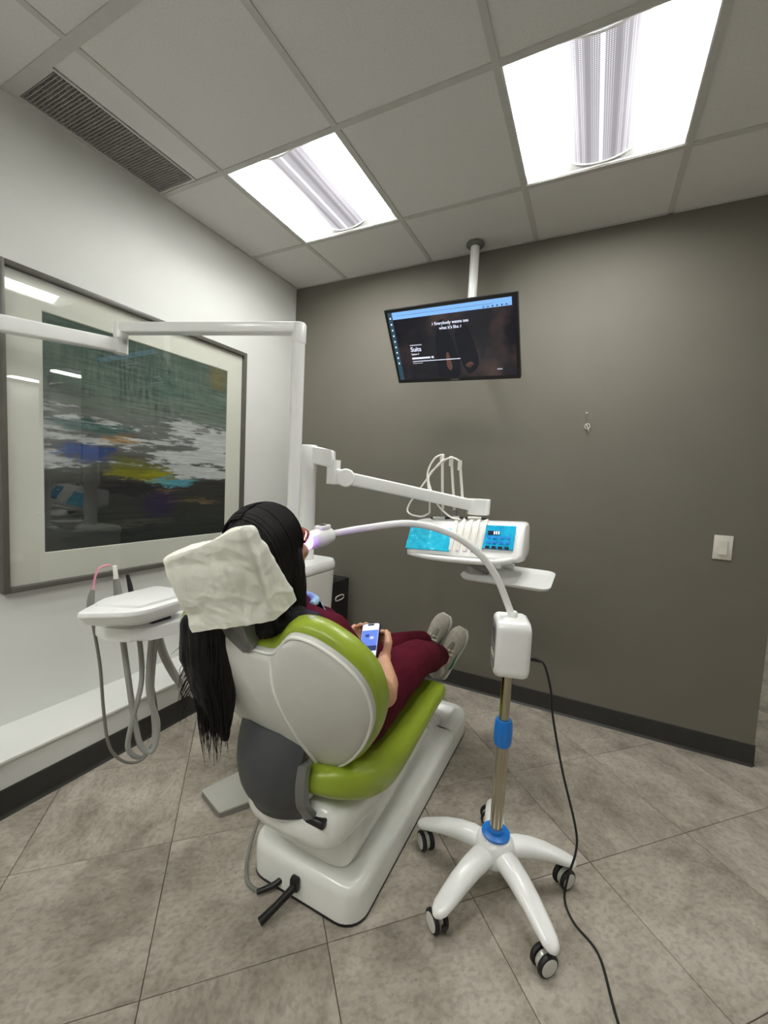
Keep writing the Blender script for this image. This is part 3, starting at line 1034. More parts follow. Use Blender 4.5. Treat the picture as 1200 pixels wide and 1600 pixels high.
# blue film at left and over the keypad
def panel(u0, u1, t0, t1, l0, l1, name, mt, parent, slant=0, nu=14, nv=8, wav=.0):
    mb = MB()
    g = [[front(u0 + (u1 - u0) * i / nu + slant * j / nv, t0 + (t1 - t0) * j / nv, l1 + wav * noise.noise(V3((i * .7, j * .9, 3.1)))) for i in range(nu + 1)] for j in range(nv + 1)]
    vs = [[mb.bm.verts.new(p) for p in r] for r in g]
    for j in range(nv):
        for i in range(nu):
            mb.bm.faces.new((vs[j][i], vs[j][i + 1], vs[j + 1][i + 1], vs[j + 1][i]))
    bot = [[mb.bm.verts.new(p - fn * (l1 - l0)) for p in r] for r in g]
    edge = [(j, 0) for j in range(nv + 1)] + [(nv, i) for i in range(1, nu + 1)] + [(j, nu) for j in range(nv - 1, -1, -1)] + [(0, i) for i in range(nu - 1, 0, -1)]
    for a, b in zip(edge, edge[1:] + edge[:1]):
        mb.bm.faces.new((vs[a[0]][a[1]], vs[b[0]][b[1]], bot[b[0]][b[1]], bot[a[0]][a[1]]))
    return mb.build(name, mt, parent, ang=60)
panel(-.252, -.05, -.02, .78, -.001, .009, 'barrier_film', 'film', con, wav=.006)
kp = panel(.088, .215, .16, .97, -.001, .008, 'keypad', 'film_dark', con, wav=.003)
mb = MB(); mb.prism([(-.03, -.009), (.02, -.009), (.02, .009), (-.03, .009)], .009, .0105, (front(.135, .70), Wd, fdir, fn)); mb.build('keypad_display', 'led_dark', kp, smooth=False)
for i in range(3):
    mb = MB(); mb.prism([(-.0025, -.007), (.0025, -.007), (.0025, .007), (-.0025, .007)], .0105, .0112, (front(.132 + .009 * i, .70), Wd, fdir, fn)); mb.build('display_digit', 'print_white', kp, smooth=False)
for j in range(3):
    for i in range(4):
        mb = MB(); mb.prism(rrect(.018, .012, .004, 3), .007, .0105, (front(.112 + .026 * i, .20 + .17 * j), Wd, fdir, fn)); mb.build('keypad_button', 'blue' if j else 'led_dark', kp)
# support under the console and tray holder
mb = MB(); mb.tube([cpt(.0, .03, -.06), cpt(.03, .02, -.10), cpt(.10, .03, -.135)], [.035, .03, .022], 12, 4); mb.build('tray_holder', 'grey_inst', con)

# three whip arms with return hoses
whips = [((1.404, -.60, 1.118), (1.392, -.62, 1.385)), ((1.462, -.60, 1.118), (1.436, -.62, 1.375)), ((1.500, -.60, 1.15), (1.478, -.62, 1.357))]
for k, (a, b) in enumerate(whips):
    a, b = V3(a), V3(b)
    wsub = MB().tube([a, a + (b - a) * .3, b], [.0075, .0065, .0065], 8).build('whip_arm', 'offwhite', con)
    MB().box(b + V3((0, 0, -.012)), (.017, .017, .045), .003, 2).build('hose_clip', 'offwhite', wsub)
    MB().lathe([(.001, 0), (.010, 0), (.0105, .03), (.009, .032), (.001, .033)], a + V3((0, 0, -.012)), (0, 0, 1), 12).build('whip_socket', 'grey_inst', wsub)
hoses = [[(1.392, -.63, 1.392), (1.36, -.64, 1.37), (1.335, -.65, 1.30), (1.355, -.66, 1.19), (1.36, -.66, 1.12)],
         [(1.436, -.63, 1.382), (1.385, -.65, 1.34), (1.345, -.66, 1.28), (1.395, -.68, 1.175), (1.46, -.68, 1.115), (1.52, -.70, 1.105)],
         [(1.478, -.63, 1.365), (1.44, -.63, 1.378), (1.39, -.65, 1.35), (1.32, -.66, 1.25), (1.262, -.68, 1.15), (1.27, -.69, 1.112), (1.33, -.69, 1.102), (1.37, -.69, 1.12)]]
for h in hoses:
    MB().tube(h, .0042, 8, 6).build('supply_hose', 'offwhite', con)
# handpieces lying in their rests
for nm, a, b, lb in [('handpiece', (-.165, .025, .083), (-.08, .02, .085), 'chrome and black handpiece lying leftmost on the instrument console'),
                     ('handpiece', (-.075, .035, .085), (-.02, .015, .090), 'short black-headed handpiece in the middle of the console top'),
                     ('handpiece', (.0, .02, .088), (.085, .025, .088), 'chrome handpiece lying beside the console keypad')]:
    a, b = V3(cpt(*a)), V3(cpt(*b))
    t = thing(nm, (a + b) / 2 - V3((0, 0, .006)), lb, 'handpiece', 'handpieces resting on the instrument console')
    d = b - a
    MB().tube([a, a + d * .3, a + d * .75], [.0065, .0075, .006], 10).build('handle', 'steel', t)
    MB().tube([a + d * .72, a + d * .9, b], [.0065, .006, .004], 10).build('head', 'black', t)
    MB().tube([a - d * .12, a + d * .02], [.0045, .008], 10).build('coupling', 'rubber', t)

# instrument tray below the console
tr = thing('instrument_tray', (1.735, -.68, .86), 'empty white plastic instrument tray below the console', 'tray')
tw, td = .36, .235
TU = V3((.998, -.02, 0)).normalized(); TV2 = V3((.02, .985, .13)).normalized(); TZ = TU.cross(TV2).normalized()
TO = V3((1.735, -.68, .868))
def tring(wd, dp, z, r):
    return [TO + TU * a + TV2 * b + TZ * z for a, b in rrect(wd, dp, r, 6)]
mb = MB()
mb.ring_loft([tring(tw - .03, td - .03, 0.007, .03), tring(tw - .012, td - .012, .009, .036), tring(tw - .003, td - .003, .017, .039), tring(tw, td, .019, .04), tring(tw, td, .0225, .04),
              tring(tw - .012, td - .012, .0225, .036), tring(tw - .045, td - .045, .011, .026), tring(tw - .06, td - .06, .010, .02)])
mb.build('tray_dish', 'white_plastic', tr, ang=50)
MB().box(TO + TU * -.02 + TV2 * .10 + TZ * .028, (.055, .03, .022), .006, 2).build('tray_clip', 'white_plastic', tr)
MB().box(TO + TU * -.10 + TV2 * .02 + TZ * -.008, (.10, .05, .016), .005, 2).build('tray_mount', 'grey_inst', tr)

# ================================================================== OPERATING LIGHT POST AND ARMS
lp = thing('lamp_post', (.96, -1.15, .88), 'tall white operating light post with folding arms crossing the picture', 'lamp post')
MB().lathe([(.001, .884), (.040, .884), (.040, .90), (.025, .905), (.025, 1.80), (.001, 1.80)], (.96, -1.15, 0)).build('post', 'white_plastic', lp)
MB().lathe([(.001, 1.775), (.027, 1.775), (.028, 1.78), (.028, 1.845), (.024, 1.852), (.001, 1.853)], (.96, -1.15, 0)).build('post_cap', 'white_plastic', lp)
mb = MB(); rect_bar(mb, V3((.97, -1.147, 1.832)), V3((.235, -1.40, 1.832)), .05, .04, .05, .04, .006).build('upper_arm', 'white_plastic', lp, ang=50)
MB().lathe([(.001, 1.76), (.026, 1.76), (.027, 1.765), (.027, 1.848), (.024, 1.854), (.001, 1.854)], (.237, -1.40, 0)).build('elbow_joint', 'white_plastic', lp)
mb = MB(); rect_bar(mb, V3((.240, -1.385, 1.762)), V3((.15, -1.76, 1.738)), .046, .052, .046, .056, .007)
mb.build('forearm', 'white_plastic', lp, ang=50)
mb = MB(); rect_bar(mb, V3((.15, -1.757, 1.738)), V3((.08, -2.10, 1.71)), .046, .056, .046, .056, .007)
mb.build('forearm_tip', 'white_plastic', lp, ang=50)
MB().lathe([(.001, 1.730), (.026, 1.730), (.027, 1.734), (.027, 1.79), (.001, 1.79)], (.237, -1.40, 0)).build('pivot', 'white_plastic', lp)

# ================================================================== ASSISTANT SIDE: bracket, pad, suction handles
asn = thing('assistant_bracket', (.72, -1.60, .70), 'white curved assistant bracket with a padded shelf left of the patient', 'bracket')
mb = MB()
BO = [(.615, -1.70), (.66, -1.735), (.735, -1.725), (.80, -1.69), (.835, -1.62), (.845, -1.50), (.85, -1.36), (.78, -1.34), (.765, -1.45), (.74, -1.53), (.69, -1.58), (.63, -1.61), (.60, -1.65)]
bo = [(p.x, p.y) for p in catmull([(a, b, 0) for a, b in BO], 4, True)]
mb.prism(bo, .722, .762, ((0, 0, 0), (1, 0, 0), (0, 1, 0), (0, 0, 1)), .010, 3)
mb.build('bracket_bar', 'white_plastic', asn, ang=50)
PO = [(.735, -1.830, .02), (.665, -1.725), (.650, -1.515), (.815, -1.490), (.850, -1.56), (.862, -1.725, .05)]
po = round_poly(PO, .022)
cxp, cyp = .75, -1.63
def sc(l, k): return [(cxp + (a - cxp) * k, cyp + (b - cyp) * k) for a, b in l]
mb = MB()
mb.ring_loft([[(a, b, z) for a, b in sc(po, k)] for k, z in ((.70, .782), (.90, .798), (1.0, .824), (1.0, .829), (.985, .836), (.94, .840))])
mb.build('pad_tray', 'white_plastic', asn, ang=24)
QO = [(.715, -1.765), (.683, -1.715), (.672, -1.535), (.805, -1.512), (.832, -1.565), (.840, -1.705)]
qo = round_poly(QO, .012)
mb = MB(); mb.prism(qo, .838, .848, ((0, 0, 0), (1, 0, 0), (0, 1, 0), (0, 0, 1)), .003, 2); mb.build('pad_plate', 'white_plastic', asn, ang=24)
MB().box((.76, -1.60, .772), (.07, .07, .03), .006, 2).build('pad_neck', 'black', asn)
# support tube back to the unit
MB().tube([(.70, -1.555, .74), (.683, -1.538, .676), (.683, -1.503, .565), (.695, -1.44, .445), (.725, -1.35, .36), (.78, -1.19, .31)], .0145, 12, 6).build('support_tube', 'hose', asn)

def suction(name, label, x, y, tip, body, hose_path, hr, extra=None):
    t = thing(name, (x, y, .80), label, 'suction handle' if 'suction' in name or 'ejector' in name else 'syringe')
    for nm, path, r, mt in body:
        MB().tube(path, r, 10, 4).build(nm, mt, t)
    MB().tube(hose_path, hr, 10, 6).build('hose', 'hose_dark' if hr < .006 else 'hose', t)
    return t
suction('saliva_ejector', 'grey saliva ejector handle with a bent pink tip at the tray edge', .655, -1.745, None,
        [('handle', [(.655, -1.745, .80), (.656, -1.743, .85), (.658, -1.738, .875)], [.011, .010, .006], 'grey_inst'),
         ('tip', [(.658, -1.738, .87), (.660, -1.733, .915), (.662, -1.722, .940), (.664, -1.703, .947), (.665, -1.69, .945)], .0032, 'pink')],
        [(.655, -1.745, .80), (.658, -1.735, .74), (.665, -1.722, .62), (.675, -1.716, .46), (.68, -1.70, .34), (.69, -1.655, .268), (.70, -1.60, .25), (.70, -1.555, .31), (.69, -1.545, .40), (.70, -1.57, .53), (.715, -1.59, .70), (.72, -1.585, .735)], .0048)
suction('suction_handle', 'grey suction handle with a white tip standing behind the tray', .650, -1.668, None,
        [('handle', [(.652, -1.655, .80), (.651, -1.658, .85), (.650, -1.663, .895)], [.014, .0125, .009], 'grey_inst'),
         ('tip', [(.650, -1.663, .893), (.650, -1.668, .938)], [.0075, .0065], 'offwhite')],
        [(.652, -1.655, .80), (.66, -1.65, .71), (.672, -1.636, .55), (.68, -1.62, .40), (.69, -1.60, .29), (.71, -1.57, .27), (.71, -1.555, .36), (.705, -1.585, .50), (.73, -1.59, .72)], .0095)
suction('air_water_syringe', 'slim black syringe handle standing behind the white tray', .650, -1.62, None,
        [('handle', [(.655, -1.610, .80), (.652, -1.618, .86), (.650, -1.626, .90)], [.009, .008, .005], 'black')],
        [(.655, -1.610, .80), (.67, -1.60, .70), (.69, -1.60, .54), (.68, -1.625, .40), (.67, -1.635, .30), (.68, -1.60, .25), (.70, -1.56, .30), (.70, -1.57, .50), (.74, -1.58, .72)], .0085)

# ================================================================== DENTAL CHAIR
CX = 1.34
ch = thing('dental_chair', (CX, -1.0, 0), 'lime green dental chair with silver-grey back shell on a white base', 'dental chair')
def ring_xy(w_, y0, y1, r, z, inset=0):
    return [(CX + a, (y0 + y1) / 2 + b, z) for a, b in rrect(w_ - 2 * inset, (y1 - y0) - 2 * inset, max(r - inset, .01), 7)]
BW, B0, B1, BS = .405, -1.545, -.405, -.665
mb = MB()
mb.ring_loft([ring_xy(BW, B0, B1, .07, z, i) for i, z in ((.012, .0015), (-.001, .002), (-.001, .010), (.012, .011))])
mb.build('base_gasket', 'black', ch)
mb = MB()
def half(y0, y1, cut0, cut1, rows, name):
    """plinth between y0 and y1; the cut ends stay square"""
    rings = []
    for i, z in rows:
        r = ring_xy(BW, B0, B1, .07, z, i)
        rings.append([(x, min(max(y, y0 if cut0 else -9), y1 if cut1 else 9), zz) for x, y, zz in r])
    return rings
rows = [(0, .010), (0, .085), (.004, .102), (.014, .113), (.030, .118), (.052, .117), (.075, .118), (.10, .126), (.118, .15)]
MB().ring_loft(half(B0, BS, False, True, rows, '')).build('base', 'chair_white', ch, ang=50)
rows2 = [(0, .010), (0, .085), (.004, .104), (.014, .116), (.030, .122), (.055, .116), (.07, .095), (.09, .09)]
MB().ring_loft(half(BS + .004, B1, True, False, rows2, '')).build('base_front_cover', 'chair_white', ch, ang=50)
# folds of the lift bellows at the front of the base
for k in range(4):
    yy = -.70 + k * .035
    MB().tube([(CX - .10, yy, .10), (CX - .08, yy - .01, .145 - .008 * k), (CX, yy - .014, .165 - .01 * k), (CX + .08, yy - .01, .145 - .008 * k), (CX + .10, yy, .10)], .022, 10, 4).build('bellows_fold', 'chair_white', ch)

def sup(cx, y, w_, zb, zt, n=28, e=3.2, dish=0):
    zc, h = (zb + zt) / 2, (zt - zb) / 2
    r = []
    for k in range(n):
        a = 2 * PI * k / n
        c, s = math.cos(a), math.sin(a)
        x = math.copysign(abs(c) ** (2 / e), c) * w_
        z = math.copysign(abs(s) ** (2 / e), s) * h
        if s > 0 and dish:
            z -= dish * (1 - (x / w_) ** 2)
        r.append((cx + x, y, zc + z))
    return r
def smooth_secs(secs, sub=4):
    """secs: tuples of numbers, Catmull-interpolated along the list"""
    arr = [np.array(q, float) for q in secs]
    out = []
    for i in range(len(arr) - 1):
        a, b, c, d = arr[max(i - 1, 0)], arr[i], arr[i + 1], arr[min(i + 2, len(arr) - 1)]
        for k in range(sub):
            t = k / sub
            out.append(.5 * ((2 * b) + (c - a) * t + (2 * a - 5 * b + 4 * c - d) * t * t + (3 * b - a - 3 * c + d) * t ** 3))
    out.append(arr[-1])
    return out
lift = [(-1.50, .125, .115, .19), (-1.485, .15, .112, .25), (-1.40, .155, .112, .29), (-1.20, .15, .112, .30), (-1.0, .135, .112, .29), (-.82, .12, .112, .23), (-.76, .11, .112, .16), (-.74, .10, .115, .14)]
MB().ring_loft([sup(CX, *q) for q in smooth_secs(lift)]).build('lift_housing', 'chair_white', ch, ang=60)
under = [(-1.635, .07, .30, .335), (-1.615, .13, .265, .375), (-1.58, .165, .25, .395), (-1.50, .178, .245, .385), (-1.36, .18, .258, .35), (-1.15, .175, .285, .355), (-.95, .165, .31, .365), (-.87, .15, .325, .365), (-.855, .12, .34, .36)]
MB().ring_loft([sup(CX, *q) for q in smooth_secs(under)]).build('seat_shell', 'chair_white', ch, ang=60)
seat = [(-1.640, .08, .455, .488), (-1.628, .135, .432, .508), (-1.585, .196, .402, .522), (-1.50, .234, .362, .510), (-1.39, .237, .334, .475), (-1.25, .228, .333, .452), (-1.10, .219, .343, .447), (-.98, .213, .350, .446), (-.89, .210, .354, .446), (-.855, .206, .358, .442), (-.835, .19, .368, .432), (-.828, .165, .385, .42)]
MB().ring_loft([sup(CX, *q, n=36, e=3.4, dish=.02) for q in smooth_secs(seat)]).build('seat_cushion', 'green', ch, ang=70)

# backrest, in its own leaning plane
BP = V3((1.345, -1.57, .48)); BU = V3((0, -.4223, .9064)).normalized(); BX = V3((1, 0, 0)); BN = BX.cross(BU).normalized()   # BN points to the rear
hs = [(.05, .412), (.112, .474), (.168, .482), (.216, .464), (.257, .434), (.285, .396), (.297, .35), (.296, .295), (.277, .228), (.241, .15), (.187, .067), (.13, .012), (.06, -.03)]
outl = [(0, .402)] + hs + [(0, -.042)] + [(-a, b) for a, b in reversed(hs)]
outl = [(p.x, p.y) for p in catmull([(a, b, 0) for a, b in outl], 4, True)]
def grow(o, g):
    P_ = [V3((a, b, 0)) for a, b in o]
    n = len(P_)
    res = []
    for i in range(n):
        t = (P_[(i + 1) % n] - P_[i - 1]).normalized()
        nn = V3((t.y, -t.x, 0))
        if nn.dot(P_[i] - V3((0, .2, 0))) < 0: nn = -nn
        q = P_[i] + nn * g
        res.append((q.x, q.y))
    return res
def scl(o, k, c=(0, .2)): return [(c[0] + (a - c[0]) * k, c[1] + (b - c[1]) * k) for a, b in o]
def bpt(a, b, d): return BP + BX * a + BU * b + BN * d
def bulge(k): return .040 * (1 - k ** 2.2)
rings = [[bpt(a, b, -.030) for a, b in scl(outl, .97)], [bpt(a, b, -.028) for a, b in outl], [bpt(a, b, -.006) for a, b in outl], [bpt(a, b, 0.002) for a, b in grow(outl, -.004)], [bpt(a, b, .005) for a, b in grow(outl, -.010)]]
for k in (.94, .88, .8, .7, .58, .45, .3, .15, .04):
    rings.append([bpt(a, b, .005 + bulge(k)) for a, b in scl(outl, k)])
MB().ring_loft(rings).build('back_shell', 'shell_grey', ch, ang=60)
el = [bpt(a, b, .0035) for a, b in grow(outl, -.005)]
MB().tube(el + [el[0]], .0042, 8).build('shell_edge_highlight', 'chair_white', ch)  # white bead modelled in for the catch light along the shell's bevel
# raised seam down the middle of the shell
def shell_d(a, b):
    best = 1
    for i in range(0, len(outl)):
        pass
    # radial fraction along the ray from the centre
    th = math.atan2(b - .2, a)
    best, kk = 9, 1
    for (oa, ob) in outl:
        dth = abs((math.atan2(ob - .2, oa) - th + PI) % (2 * PI) - PI)
        if dth < best:
            best, kk = dth, math.hypot(a, b - .2) / max(math.hypot(oa, ob - .2), 1e-6)
    return .005 + bulge(min(kk, 1))
seam = [(.042, .385), (.050, .32), (.062, .24), (.074, .16), (.084, .08), (.082, .03), (.068, -.012)]
MB().tube([bpt(a, b, shell_d(a, b) - .001) for a, b in seam], [.004, .006, .006, .006, .006, .006, .004], 8, 4).build('shell_seam', 'chair_white', ch)
# green cushion behind which the shell sits
g0 = grow(outl, .030)
rings = []
for g, d in ((-.03, -.006), (.0, -.008), (.008, -.011), (.013, -.020), (.015, -.036), (.012, -.052), (.003, -.064), (-.015, -.070), (-.04, -.072)):
    rings.append([bpt(a, b, d) for a, b in grow(outl, g)])
rings.append([bpt(a, b, -.060) for a, b in scl(outl, .6)])
rings.append([bpt(a, b, -.052) for a, b in scl(outl, .05)])
rings.insert(0, [bpt(a, b, -.006) for a, b in scl(outl, .5)])
MB().ring_loft(rings).build('back_cushion', 'green', ch, ang=70)

# charcoal cover behind the hinge
def sk(u, v):
    """u -1..1 across, v 0 top .. 1 bottom"""
    z = .600 - .250 * v
    x = CX - .026 + .112 * u * (1 - .10 * v)
    y = -1.682 - .030 * math.sin(PI * min(1, v * 1.05)) + .045 * u * u + .03 * max(0, v - .75) * 4 * .6
    return V3((x, y, z))
mb = MB()
NU, NV = 16, 14
def skv(i, j):
    u, v = -1 + 2 * i / NU, j / NV
    if v > .72 and u < -.1:                       # rounded lower left corner
        u = u * (1 - .45 * ((v - .72) / .28) ** 2 * (-u))
    return sk(u, v)
f_ = [[mb.bm.verts.new(skv(i, j)) for i in range(NU + 1)] for j in range(NV + 1)]
b_ = [[mb.bm.verts.new(skv(i, j) + V3((0, .016, 0))) for i in range(NU + 1)] for j in range(NV + 1)]
for j in range(NV):
    for i in range(NU):
        mb.bm.faces.new((f_[j][i], f_[j][i + 1], f_[j + 1][i + 1], f_[j + 1][i]))
        mb.bm.faces.new((b_[j][i], b_[j + 1][i], b_[j + 1][i + 1], b_[j][i + 1]))
ed = [(0, i) for i in range(NU + 1)] + [(j, NU) for j in range(1, NV + 1)] + [(NV, i) for i in range(NU - 1, -1, -1)] + [(j, 0) for j in range(NV - 1, 0, -1)]
for a, b in zip(ed, ed[1:] + ed[:1]):
    mb.bm.faces.new((f_[a[0]][a[1]], f_[b[0]][b[1]], b_[b[0]][b[1]], b_[a[0]][a[1]]))
mb.build('hinge_cover', 'charcoal', ch, ang=50)
# side flange of the cover, then the slot it runs in
mb = MB()
rings = []
for k in range(9):
    v = .28 + .72 * k / 8
    p = sk(.97, v)
    e = .004 + .012 * max(0, v - .8) * 5
    rings.append([p + V3((0, -.006, 0)), p + V3((.016 + e, .004, 0)), p + V3((.018 + e, .022, 0)), p + V3((0, .022, 0))])
mb.ring_loft(rings)
mb.build('cover_flange', 'bracket', ch, ang=35)
q0 = sk(.97, 1)
MB().box(q0 + V3((.030, .012, .004)), (.062, .034, .022), .004, 1).build('hinge_slot', 'black', ch)
# hinge block joining seat and back
MB().box((CX, -1.585, .49), (.16, .08, .20), .02).build('hinge_block', 'chair_white', ch)

# headrest: bracket, padded head under the paper
mb = MB()
mb.prism(round_poly([(-.090, .402), (-.055, .384), (-.010, .400), (-.006, .470), (-.020, .60), (-.075, .60), (-.088, .46)], .012), -.02, .014, (BP, BX, BU, BN), .006, 2)
mb.build('headrest_bracket', 'bracket', ch, ang=50)
HC = V3((1.315, -1.79, 1.03))
hrot = Matrix.Rotation(math.radians(-22), 3, 'Y') @ Matrix.Rotation(math.radians(-24), 3, 'X')
mb = MB(); mb.box(HC, (.12, .03, .09), .02, 3, hrot.inverted() if False else R3(0, math.radians(24), math.radians(-22))); mb.build('headrest', 'green', ch)

# hose and release pedal at the foot of the base
MB().tube([(1.10, -1.36, .11), (1.085, -1.43, .075), (1.12, -1.52, .03), (1.165, -1.572, .011), (1.21, -1.585, .010), (1.25, -1.572, .016), (1.263, -1.552, .028)], .0058, 10, 6).build('base_hose', 'hose_dark', ch)
MB().tube([(1.225, -1.590, .012), (1.262, -1.560, .026), (1.275, -1.538, .035)], [.007, .009, .009], 10, 3).build('hose_plug', 'black', ch)
MB().box((1.335, -1.552, .062), (.030, .022, .042), .008, 2).build('pedal_boss', 'black', ch)
MB().tube([(1.337, -1.560, .058), (1.318, -1.615, .040), (1.300, -1.660, .026)], [.011, .0105, .012], 10, 3).build('release_pedal', 'black', ch)

# ---- steel foot control on the floor
fc = thing('foot_control', (.845, -1.36, 0), 'flat brushed steel foot control plate on the floor left of the chair', 'foot control')
fo = [(.762, -1.405), (.905, -1.445), (.965, -1.352), (.815, -1.262)]
mb = MB()
lo = round_poly(fo, .008, 3)
mb.ring_loft([[(a, b, .0) for a, b in lo], [(a, b, .018 + (b + 1.445) * .05) for a, b in lo]])
mb.build('plate_body', 'grey_inst', fc, ang=30)
mb = MB()
mb.ring_loft([[(a, b, .0185 + (b + 1.445) * .05) for a, b in lo], [(a, b, .024 + (b + 1.445) * .05) for a, b in lo]])
mb.build('pedal_plate', 'steel', fc, ang=30)

# ---- tissue cover over the headrest
def face_pts():
    return dict(TLb=V3((1.205, -1.885, 1.062)), TRb=V3((1.428, -1.888, 1.152)), BLb=V3((1.204, -1.815, .876)), BRb=V3((1.420, -1.775, .940)),
                TLf=V3((1.205, -1.815, 1.085)), TRf=V3((1.420, -1.848, 1.150)), BLf=V3((1.215, -1.735, .925)), BRf=V3((1.420, -1.700, .966)))
fp = face_pts()
cv = MB()
NN = 64
def patch(a, b, c, d, nu, nv):
    """quad patch a-b (u) and a-d (v)"""
    vs = [[cv.bm.verts.new((a * (1 - i / nu) + b * (i / nu)) * (1 - j / nv) + (d * (1 - i / nu) + c * (i / nu)) * (j / nv)) for i in range(nu + 1)] for j in range(nv + 1)]
    for j in range(nv):
        for i in range(nu):
            cv.bm.faces.new((vs[j][i], vs[j][i + 1], vs[j + 1][i + 1], vs[j + 1][i]))
ND = 24
patch(fp['BLb'], fp['BRb'], fp['TRb'], fp['TLb'], NN, NN)
patch(fp['BRb'], fp['BRf'], fp['TRf'], fp['TRb'], ND, NN)
patch(fp['BLf'], fp['BLb'], fp['TLb'], fp['TLf'], ND, NN)
patch(fp['TLb'], fp['TRb'], fp['TRf'], fp['TLf'], NN, ND)
patch(fp['BLf'], fp['BRf'], fp['TRf'], fp['TLf'], NN, NN)
bmesh.ops.remove_doubles(cv.bm, verts=cv.bm.verts, dist=.0008)
for it in range(6):
    bmesh.ops.smooth_vert(cv.bm, verts=cv.bm.verts, factor=.35, use_axis_x=True, use_axis_y=True, use_axis_z=True)
bmesh.ops.recalc_face_normals(cv.bm, faces=cv.bm.faces)
def crease(p, k, seed, ang):
    q = V3((p.x * math.cos(ang) + p.z * math.sin(ang), p.y, -p.x * math.sin(ang) + p.z * math.cos(ang)))
    n_ = noise.noise(V3((q.x * k + seed, q.y * k * .6, q.z * k * .35 + seed)))
    return 1 - min(1, abs(n_) * 4)
for v in cv.bm.verts:
    p = v.co
    wr = .007 * noise.noise(p * 8 + V3((3, 0, 1)))
    wr += .0026 * crease(p, 12, 1.7, .5) - .0030 * crease(p, 11, 6.1, -.7) + .0014 * crease(p, 24, 3.3, 1.2) - .0009 * crease(p, 40, 8.3, .1)
    wr += noise.noise(p * 75) * .0008
    v.co = p + v.normal * (wr + .005)
cover = cv.build('headrest_cover', 'paper', None, ang=40)
tag(cover, 'crumpled white tissue cover wrapped over the headrest behind the head', 'paper cover')

# ================================================================== PATIENT
pt = thing('person', (1.34, -1.43, .45), 'reclining person in maroon scrubs with long black hair, holding a phone', 'person')
Hc = V3((1.318, -1.668, 1.070))                       # head centre
hf = V3((.02, .93, .36)).normalized()                 # where the face points
hx = V3((1, 0, 0)); hx = (hx - hf * hx.dot(hf)).normalized()
hu = hx.cross(hf).normalized()
HR = Matrix((hx, hf, hu)).transposed()
def hp(a, b, c): return Hc + hx * a + hf * b + hu * c   # right, forward, up of the head

# phone held in both hands
pc = V3((1.386, -1.250, .702))
pn = V3((-.10, -.74, .66)).normalized()               # screen faces the face
pr = V3((.96, .10, .25)); pr = (pr - pn * pr.dot(pn)).normalized()
pu = pn.cross(pr).normalized()
def pp(a, b, c): return pc + pr * a + pu * b + pn * c

def hand(mb, wrist, D, Npalm, T, curls, thumb, s=1.0):
    D, Npalm, T = V3(D).normalized(), V3(Npalm).normalized(), V3(T).normalized()
    offs = (.027, .009, -.010, -.027)
    lens = ((.040, .024, .019), (.044, .027, .021), (.040, .025, .020), (.031, .020, .017))
    mb.capsule(wrist - D * .01, wrist + D * .02, .021, .021)
    for i, o in enumerate(offs):
        k = wrist + D * (.082 - .004 * abs(i - 1)) * s + T * o * s
        mb.capsule(wrist + D * .012 + T * o * .55, k, .0150, .0112)
        p, a = k, 0
        for j, L in enumerate(lens[i]):
            a += curls[i][j]
            d = D * math.cos(a) + Npalm * math.sin(a)
            q = p + d * L * s
            mb.capsule(p, q, .0096 - .0010 * j, .0088 - .0010 * j)
            p = q
    p = wrist + D * .022 + T * .020
    r = .0135
    for v, L in zip(thumb, (.036, .032, .024)):
        d = (D * v[0] + Npalm * v[1] + T * v[2]).normalized()
        q = p + d * L * s
        mb.capsule(p, q, r, r - .002)
        r -= .0018
        p = q

body = MB()
# skull, face
body.ellipsoid(hp(0, -.012, .022), (.073, .088, .092), HR)
body.ellipsoid(hp(0, .028, -.030), (.056, .056, .078), HR)
body.ellipsoid(hp(0, .058, -.078), (.026, .024, .022), HR)
body.capsule(hp(0, .080, .010), hp(0, .098, -.022), .008, .012)          # nose
body.ellipsoid(hp(0, .086, -.047), (.022, .009, .010), HR)               # lips
for s in (-1, 1):
    body.ellipsoid(hp(s * .073, .0, -.012), (.010, .018, .030), HR)      # ears
    body.ellipsoid(hp(s * .030, .068, .006), (.014, .012, .010), HR)     # eyes
    body.ellipsoid(hp(s * .034, .060, -.030), (.022, .020, .022), HR)    # cheeks
# neck and trunk
body.chain([hp(0, -.015, -.06), (1.325, -1.655, .955), (1.33, -1.64, .90)], [.050, .048, .058])
body.chain([(1.335, -1.63, .86), (1.34, -1.59, .76), (1.34, -1.53, .65), (1.34, -1.46, .565)], [.085, .105, .10, .11])
body.chain([(1.21, -1.62, .865), (1.335, -1.635, .885), (1.455, -1.62, .86)], [.052, .06, .052])
# arms
ER, EL = V3((1.545, -1.445, .652)), V3((1.105, -1.42, .66))
WR = pp(.056, -.062, -.012)
WL = pp(-.080, -.028, -.020)
body.chain([(1.455, -1.61, .855), (1.505, -1.545, .755), ER], [.046, .042, .037])
body.chain([ER, ER * .68 + WR * .32 + V3((.006, 0, 0)), WR], [.036, .037, .023])
body.chain([(1.195, -1.61, .865), (1.14, -1.53, .76), EL], [.050, .044, .038])
body.chain([EL, EL * .68 + WL * .32, WL], [.036, .037, .023])
hand(body, WR, pu * .92 - pn * .30 - pr * .02, pn * .45 - pr * .85, pr * .55 + pn * .80,
     [(.30, 1.0, .7), (.30, 1.0, .7), (.35, 1.0, .7), (.40, 1.0, .7)], [(.75, .15, .55), (.93, .25, .10), (.95, .30, -.15)], .92)
hand(body, WL, pu * .90 - pn * .25 + pr * .10, pn * .45 + pr * .85, -pr * .55 + pn * .80,
     [(.30, 1.0, .7), (.30, 1.0, .7), (.35, 1.0, .7), (.40, 1.0, .7)], [(.75, .15, .45), (.93, .25, .10), (.95, .30, -.15)], .92)
